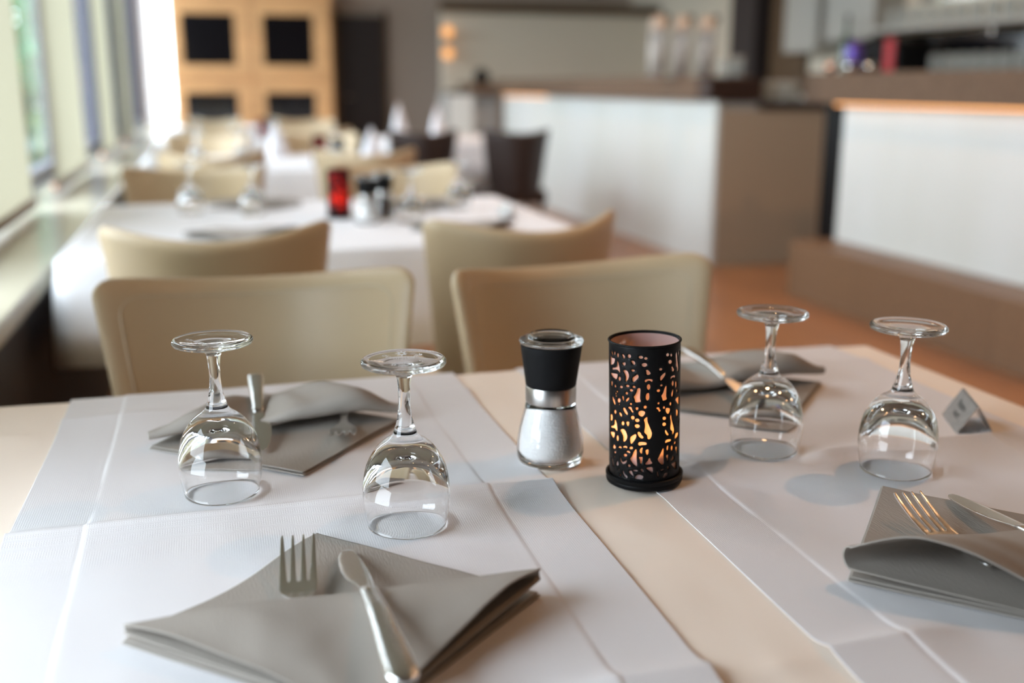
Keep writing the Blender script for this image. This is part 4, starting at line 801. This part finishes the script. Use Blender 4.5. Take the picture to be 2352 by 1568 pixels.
def candle(loc, rz, liner, lab, lit=.0, simple=False):
    t = thing('candle_holder', lab, 'candle holder', loc, rz, 'pierced black candle holders')
    o = link('pierced_sleeve', SLEEVE.copy(), M_black, t)
    md = o.modifiers.new('thickness', 'SOLIDIFY'); md.thickness = .0008; md.offset = -1
    MB().tube([(RT * math.cos(a), RT * math.sin(a), HT) for a in [2 * PI * k / 64 for k in range(65)]], .0011, 8, cap=False).build('rolled_rim', M_black, t, smooth=True)
    MB().lathe([(.0005, 0), (.0345, 0), (.0366, .0012), (.0372, .0035), (.0366, .0052), (.0374, .0068), (.0374, .0092), (.0362, .0102), (.0348, .0100), (.0345, .0065), (.0005, .0060)], 64).build('base', M_black, t, smooth=True, auto=40)
    MB().lathe([(RT - .0018, .0065), (RT - .0018, HT - .0015)], 64).build('frosted_liner', liner, t, smooth=True)
    cn = MB().lathe([(.0005, .0066), (.0275, .0066), (.0275, .036), (.0255, .0375), (.0005, .0355)], 32).build('candle', M_wax, t, smooth=True)
    MB().tube([(0, 0, .035), (0, 0, .043)], .0006, 6).build('wick', M_black, cn)
    MB().lathe([(.0002, .0425), (.0030, .045), (.0046, .050), (.0040, .058), (.0020, .067), (.0002, .074)], 16).build('flame', M_flame, cn, smooth=True)
    l = bpy.data.lights.new('candle_light', 'POINT'); l.energy = lit; l.color = (1, .42, .10); l.shadow_soft_size = .006
    lo = bpy.data.objects.new('candle_light', l); C.objects.link(lo); lo.parent = t; lo.location = (-.008, -.003, .060)
    return t
toC = math.atan2(-.3863, .8906)     # turn so that the sleeve's front faces the viewer's side
c1 = candle((.3863, .8906, ZT + .001), -math.atan2(.3863, .8906), M_liner, 'lit black candle holder with pierced pattern on the nearest table', CANDLE_W)
c1.rotation_euler = (0, math.radians(-1.6), -math.atan2(.3863, .8906)); c1.location.z += .001

# ================================================================== NAPKINS
def napkin(N, L, R, Fc, Hl, Hu, label, seed=0, bow=.0, zb=.7528, wave=.0, peak=.25, g0=.45):
    N, L, R, Fc = (Vector((*p, 0)) for p in (N, L, R, Fc))
    V = []; F = []
    def fine(i, n): return 0 if i == 0 else .006 if i == 1 else 1 if i == n else .994 if i == n - 1 else .006 + .988 * (i - 1) / (n - 2)
    def patch(z0, inset, sd, n=30):
        k = len(V); c = (N + Fc) / 2
        for j in range(n + 1):
            for i in range(n + 1):
                u, v = fine(i, n), fine(j, n)
                p = (N * (1 - u) + L * u) * (1 - v) + (R * (1 - u) + Fc * u) * v
                e = (u * (1 - u)) ; e2 = v * (1 - v)
                p = c + (p - c) * inset
                # soft waviness of the cloth edges
                if v < .001 or True: p = p + (N - R).normalized() * (wave * math.sin(u * 7 + seed) * (1 - v))
                z = z0 + .0008 * noise.noise(Vector((p.x * 22, p.y * 22, sd))) + .0007 * math.sin(u * 7 + seed) * (1 - v)
                V.append((p.x, p.y, max(z, z0 - .0006)))
        for j in range(n):
            for i in range(n): q = k + j * (n + 1) + i; F.append((q, q + 1, q + n + 2, q + n + 1))
    patch(zb + .0006, 1.0, seed, 30)
    patch(zb + .0030, .985, seed, 30)
    nb = 26; na = 50; na_ = na + 1
    rear = ((N - Fc)).normalized()
    k0 = len(V)
    arc = 8; rows = []
    for ia in range(na + 1):
        a = fine(ia, na)
        Fp = L * (1 - a) + R * a + rear * (bow * math.sin(PI * a))
        hl0 = .0065 + interp(Hl, a); hu = interp(Hu, a)
        col = []
        def low(b): return zb + .0052 + (hl0 - .004) * (1 - b) ** 1.6 * (1 if b < 1 else 0)
        def up(b):
            g = (g0 + (1 - g0) * math.sin(PI / 2 * min(1, b / peak))) if b < peak else (.5 + .5 * math.cos(PI * (b - peak) / (1 - peak))) ** .9
            return low(b) + .0016 + hu * g
        for ib in range(nb, -1, -1):
            b_ = ib / nb; P = Fp * (1 - b_) + Fc * b_; col.append((P.x, P.y, low(b_)))
        r = (up(0) - low(0)) / 2; cz = (up(0) + low(0)) / 2
        for q in range(1, arc):
            th = -PI / 2 + PI * q / arc; P = Fp + rear * (r * math.cos(th)); col.append((P.x, P.y, cz + r * math.sin(th)))
        for ib in range(nb + 1):
            b_ = ib / nb; P = Fp * (1 - b_) + Fc * b_
            z = up(b_) + (.0030 * noise.noise(Vector((P.x * 13, P.y * 13, seed + 5))) + .0010 * noise.noise(Vector((P.x * 45, P.y * 45, seed)))) * min(1, 3 * b_) * (1 - b_)
            col.append((P.x, P.y, z))
        rows.append(len(col)); V.extend(col)
    m_ = rows[0]
    for ia in range(na):
        for q in range(m_ - 1):
            i = k0 + ia * m_ + q; F.append((i, i + 1, i + m_ + 1, i + m_))
    o = mesh('napkin', V, F, M_napkin)
    md = o.modifiers.new('thickness', 'SOLIDIFY'); md.thickness = .0011; md.offset = 0
    return tag(o, label, 'napkin', 'grey folded cloth napkins')
ZN = .7582
napkin((.067, .834), (-.078, .690), (.216, .684), (.070, .556), [.002, .004, .003, .004, .006], [.010, .013, .010, .012, .014],
       'grey folded napkin nearest to us, under the large fork and knife', 1, .006, wave=.004)
napkin((.591, .802), (.452, .643), (.728, .648), (.598, .500), [.003, .006, .004, .004, .003], [.036, .026, .016, .012, .008],
       'grey folded napkin cut off by the right picture edge, with a wide open fold', 2, .004, peak=.26)
napkin((.066, .984), (.188, 1.128), (-.084, 1.106), (.040, 1.262), [.004, .011, .008, .002, .008, .003], [.008, .028, .019, .006, .022, .007],
       'grey folded napkin at the rear left, seen behind the two left glasses', 3, -.002, g0=.9)
napkin((.609, 1.000), (.738, 1.140), (.462, 1.119), (.590, 1.266), [.006, .010, .007, .002, .005, .005], [.008, .028, .018, .006, .014, .007],
       'grey folded napkin at the rear right, behind the candle holder and third glass', 4, -.002, g0=.9)

# ================================================================== CUTLERY
def plate(outline, zf, th, step, name, mt, parent, bevel=.0003):
    P = [Vector(p) for p in outline]; n = len(P)
    x0 = min(p.x for p in P); x1 = max(p.x for p in P); y0 = min(p.y for p in P); y1 = max(p.y for p in P)
    co = []; nx = max(2, int((x1 - x0) / step)); ny = max(2, int((y1 - y0) / step))
    gx = []; 
    for i in range(nx + 1):
        for j in range(ny + 1): gx.append((x0 + (x1 - x0) * i / nx, y0 + (y1 - y0) * j / ny))
    ga = np.array(gx); ins = inside(ga[:, 0], ga[:, 1], [(p.x, p.y) for p in P])
    for (x, y), k in zip(gx, ins):
        if k and min((Vector((x, y)) - p).length for p in P) > step * .35: co.append(Vector((x, y)))
    k = len(co); co += P
    r = geometry.delaunay_2d_cdt(co, [(k + i, k + (i + 1) % n) for i in range(n)], [], 0, 1e-7)
    tr = [t for t in r[2] if len(t) == 3]; V = r[0]
    px = np.array([sum(V[i].x for i in t) / 3 for t in tr]); py = np.array([sum(V[i].y for i in t) / 3 for t in tr])
    ok = inside(px, py, [(p.x, p.y) for p in P])
    F = [tuple(t) for t, q in zip(tr, ok) if q]
    V3 = [(v.x, v.y, zf(v.x, v.y)) for v in V]
    o = mesh(name, V3, F, mt, parent); fix_normals(o)
    md = o.modifiers.new('thickness', 'SOLIDIFY'); md.thickness = th; md.offset = -1
    md = o.modifiers.new('bevel', 'BEVEL'); md.width = bevel; md.segments = 2; md.limit_method = 'ANGLE'; md.angle_limit = .9
    return o
def dens(P, s):
    out = []
    for i, a in enumerate(P):
        b_ = P[(i + 1) % len(P)]; d = math.dist(a, b_); n = max(1, int(d / s))
        out += [(a[0] + (b_[0] - a[0]) * k / n, a[1] + (b_[1] - a[1]) * k / n) for k in range(n)]
    return out
def fork_z(x, y):                     # y=0 at tine tips, handle end at -.195
    d = -y
    z = np.interp(d, [0, .012, .028, .045, .060, .072, .085, .105, .135, .165, .195], [.0190, .0138, .0080, .0042, .0030, .0046, .0085, .0098, .0045, .0010, .0005])
    return z + (1.8 * x * x if d < .07 else 0) - (2.2 * x * x if d > .1 else 0)
def make_fork():
    t = thing('fork', 'fork', 'fork')
    hw = .0125
    L = []
    tip = [(-.0108), (-.0036), (.0036), (.0108)]
    base = [(-.0098, .0049), (-.00345, .0042), (.00345, .0042), (.0098, .0049)]
    out = [(-hw, -.050)]
    for i, (xt, (xb, wb)) in enumerate(zip(tip, base)):
        left = -hw if i == 0 else xb - wb / 2; right = hw if i == 3 else xb + wb / 2
        if i: out += [(left - .0007, -.0465), (left, -.045)]
        w = .0009
        out += [(xt - w - (.0003 if i == 0 else 0), -.0035), (xt - w * .5, 0), (xt + w * .5, 0), (xt + w, -.0035)]
        if i < 3: out += [(right, -.045), (right + .0007, -.0465)]
    out += [(hw, -.050), (.0122, -.057), (.0102, -.063), (.0065, -.0685), (.0040, -.073), (.0030, -.080), (-.0030, -.080), (-.0040, -.073), (-.0065, -.0685), (-.0102, -.063), (-.0122, -.057)]
    plate(dens(out, .004), fork_z, .0018, .0022, 'head', M_steel, t)
    hd = [(.0030, -.0802), (.0034, -.092), (.0040, -.100), (.0036, -.106), (.002, -.109), (0, -.110), (-.002, -.109), (-.0036, -.106), (-.0040, -.100), (-.0034, -.092), (-.0030, -.0802)]
    plate(dens(hd, .004), fork_z, .0026, .003, 'handle', M_steel, t)
    return t
def knife_z(rise):
    def z(y): return float(np.interp(-y, [0, .09, .13, .215], [.0012, .0012 + rise * .74, .0012 + rise, .0012 + rise * 1.12]))
    return z
def make_knife(rise):
    t = thing('table_knife', 'knife', 'knife'); kz = knife_z(rise)
    bl = [(-.0030, -.090), (-.0050, -.080), (-.0092, -.066), (-.0104, -.050), (-.0096, -.032), (-.0078, -.016), (-.0052, -.006), (-.0015, -.0008), (.0022, -.0005), (.0042, -.004), (.0052, -.012), (.0066, -.030), (.0072, -.050), (.0068, -.070), (.0060, -.088), (.0055, -.090)]
    plate(dens(bl, .004), lambda x, y: kz(y) + .0012, .0013, .003, 'blade', M_steel, t)
    b = MB(); V = []; F = []; n = 14; K = 22
    for i in range(K + 1):
        f = i / K; y = -.0895 - f * .1255
        w_ = np.interp(f, [0, .02, .10, .4, .8, .93, .98, 1], [.0050, .0062, .0056, .0070, .0090, .0090, .0070, .002])
        h_ = np.interp(f, [0, .02, .10, .5, .9, .98, 1], [.0016, .0030, .0026, .0036, .0034, .0026, .001])
        for k in range(n):
            a = 2 * PI * k / n; ca, sa = math.cos(a), math.sin(a)
            V.append((.0012 + w_ * math.copysign(abs(ca) ** .6, ca), y, kz(y) + .001 + h_ * math.copysign(abs(sa) ** .7, sa)))
    for i in range(K):
        for k in range(n): F.append((i * n + k, (i + 1) * n + k, (i + 1) * n + (k + 1) % n, i * n + (k + 1) % n))
    F.append(tuple(range(n))); F.append(tuple(K * n + k for k in range(n))[::-1])
    o = b.add(V, F).build('handle', M_steel, t, smooth=True); fix_normals(o)
    return t
fk = make_fork(); fk.scale = (1.13, 1.13, 1.0); kn = make_knife(.0225); kn4 = make_knife(.015); kn.scale = (1.12, 1.14, 1); kn4.scale = (1.08, 1.1, 1); kn3 = make_knife(.0168); kn3.scale = (1.08, 1.08, 1)
grp = 'cutlery on the nearest table'
place(fk, True, (.046, .782, ZN + .002), math.radians(-5), 'steel fork nearest to us, tines up, handle tucked under the napkin fold', group=grp)
place(kn, True, (.0835, .785, ZN + .001), math.radians(1), 'steel knife nearest to us, its handle lying over the napkin fold', group=grp)
place(fk, False, (.568, .734, ZN + .001), math.radians(-6), 'steel fork on the napkin at the right picture edge', group=grp)
place(kn4, True, (.632, .757, ZN + .001), math.radians(-6), 'steel knife cut off by the right picture edge', group=grp)
place(fk, False, (.108, 1.018, ZN + .002), math.radians(172), 'steel fork with its tines toward us on the rear left napkin', group=grp)
place(kn3, True, (.030, 1.045, ZN + .001), math.radians(179), 'steel knife behind the leftmost glass, handle over the rear napkin', group=grp)
place(kn3, False, (.592, 1.035, ZN + .001), math.radians(177), 'steel knife on the rear right napkin, seen between candle holder and glass', group=grp)

# ================================================================== METAL SIGN
t = thing('table_sign', 'small folded steel table sign at the right table edge', 'sign', (.815, .945, ZT + .002))
A, B_ = Vector((.772, .924, .0)), Vector((.806, .992, .0))
A -= Vector((.815, .945, 0)); B_ -= Vector((.815, .945, 0))
side = Vector((.034, -.020, 0)).normalized() * .040; up = Vector((0, 0, .034))
n = 8; V = []; F = []
A2, B2 = A + side, B_ + side; Ra, Rb = (A + A2) / 2 + up, (B_ + B2) / 2 + up
prof = [0, .25, .5, .75, .93]
ringA = [A.lerp(Ra, s) for s in prof] + [Ra - Vector((0, 0, .0006))] + [A2.lerp(Ra, s) for s in prof[::-1]]
ringB = [B_.lerp(Rb, s) for s in prof] + [Rb - Vector((0, 0, .0006))] + [B2.lerp(Rb, s) for s in prof[::-1]]
V = ringA + ringB; q = len(ringA); F = [(i, i + 1, q + i + 1, q + i) for i in range(q - 1)]
o = mesh('bent_plate', V, F, M_brushed, t, smooth=False)
md = o.modifiers.new('thickness', 'SOLIDIFY'); md.thickness = .0009; md.offset = 0
cu = bpy.data.curves.new('lettering', 'FONT'); cu.body = 'Reser-\nviert'; cu.size = .0125; cu.align_x = 'CENTER'; cu.align_y = 'CENTER'; cu.space_line = .85
tm = bpy.data.objects.new('tmp', cu); C.objects.link(tm); bpy.context.view_layer.update()
me = bpy.data.meshes.new_from_object(tm.evaluated_get(bpy.context.evaluated_depsgraph_get())); bpy.data.objects.remove(tm)
ex = (A - B_).normalized(); ey = (Ra - A).normalized(); nn = ex.cross(ey); mid = (A + Rb) / 2
if nn.dot(-side) < 0: nn = -nn
me.transform(Matrix((ex, ey, nn)).transposed().to_4x4()); me.transform(Matrix.Translation(mid + nn * .0009))
link('printed_lettering', me, M_print, t, smooth=False)

# ================================================================== BACKGROUND SETTINGS
def bgset(y0, y1, xs, which):
    for (x, y, lab) in xs:
        place(gl, False, (x, y, .7500), x * 7, lab, group='upturned stem glasses on the tables behind')
bgset(0, 0, [(-.075, 3.30, 'blurred upturned glass on the second table, window side, leftmost'), (.105, 3.22, 'blurred upturned glass on the second table, second from the window'),
             (.530, 2.93, 'blurred upturned glass on the second table, right of the mills'), (.735, 3.22, 'blurred upturned glass on the second table, rightmost'),
             (-.08, 5.45, 'blurred upturned glass on the third table, window side'), (.13, 5.40, 'blurred upturned glass on the third table, before the cabinet doors'),
             (.60, 5.55, 'blurred upturned glass on the third table, aisle side'), (-.1, 7.9, 'blurred upturned glass on the fourth table, window side'), (.15, 7.85, 'blurred upturned glass on the fourth table, middle')], 0)
candle((.345, 3.08, .7500), .4, M_liner_red, 'dark candle holder with red glow on the second table', CANDLE_W * 1.6)
candle((.50, 5.22, .7500), .9, M_liner_red, 'dark reddish candle holder on the third table', CANDLE_W * .15)
candle((.36, 8.0, .7500), .2, M_liner_red, 'dark candle holder on the fourth table in front of the cabinet middle', 0)
place(ml, False, (.405, 2.93, .7500), 0, 'white-filled salt mill on the second table, beside the red candle holder')
pm = mill(M_pepper, 'pepper'); place(pm, True, (.468, 3.04, .7500), 0, 'dark pepper mill on the second table, behind the salt mill', group='mills with black heads')
place(ml, False, (.58, 5.12, .7500), 0, 'white-filled salt mill on the third table beside the candle holder')
place(pm, False, (.44, 8.05, .7500), 0, 'dark pepper mill on the fourth table', group='mills with black heads')
def flatnap(x, y, rz, lab):
    c_, s_ = math.cos(rz), math.sin(rz)
    T = lambda p: (x + c_ * p[0] - s_ * p[1], y + s_ * p[0] + c_ * p[1])
    napkin(T((0, .135)), T((-.145, 0)), T((.145, 0)), T((0, -.135)), [.002, .004, .003, .004, .006], [.012, .016, .012, .016, .014], lab, x * 9, .004, zb=.7492)
flatnap(.06, 2.75, 0, 'grey napkin at the front left of the second table, mostly behind the chair back')
flatnap(.12, 3.42, PI, 'grey-green napkin at the rear left of the second table')
flatnap(.62, 3.30, PI, 'grey-green napkin at the rear right of the second table')
flatnap(.64, 2.75, 0, 'grey napkin at the front right of the second table, behind the right chair back')
t2 = copy_tree(C.objects['table_sign']); t2.location = (.84, 3.00, .7505); t2.rotation_euler = (0, 0, .5); t2['label'] = 'small dark table sign on the right end of the second table'
def cone(x, y, lab, h=.24, z=.750):
    V = [(0, 0, h)]; F = []; n = 20
    for k in range(n):
        a = 2 * PI * k / n; r = .062 * (1 + .18 * math.cos(3 * a)); V += [(r * .55 * math.cos(a), r * .55 * math.sin(a), h * .55), (r * math.cos(a), r * math.sin(a), 0)]
    for k in range(n):
        j = (k + 1) % n; F += [(0, 1 + 2 * k, 1 + 2 * j), (1 + 2 * k, 2 + 2 * k, 2 + 2 * j, 1 + 2 * j)]
    o = mesh('standing_napkin', V, F, M_white); o.location = (x, y, z); tag(o, lab, 'napkin', 'white standing napkins on the rear tables')
cone(1.28, 7.5, 'tall white standing napkin on the table beside the counter, left one', .27); cone(1.58, 7.6, 'tall white standing napkin on the table beside the counter, right one', .25)
cone(.80, 5.55, 'white standing napkin on the aisle end of the third table', .17); cone(-.25, 5.15, 'white standing napkin on the window end of the third table', .13)
cone(.33, 5.85, 'white standing napkin near the middle of the third table', .2)
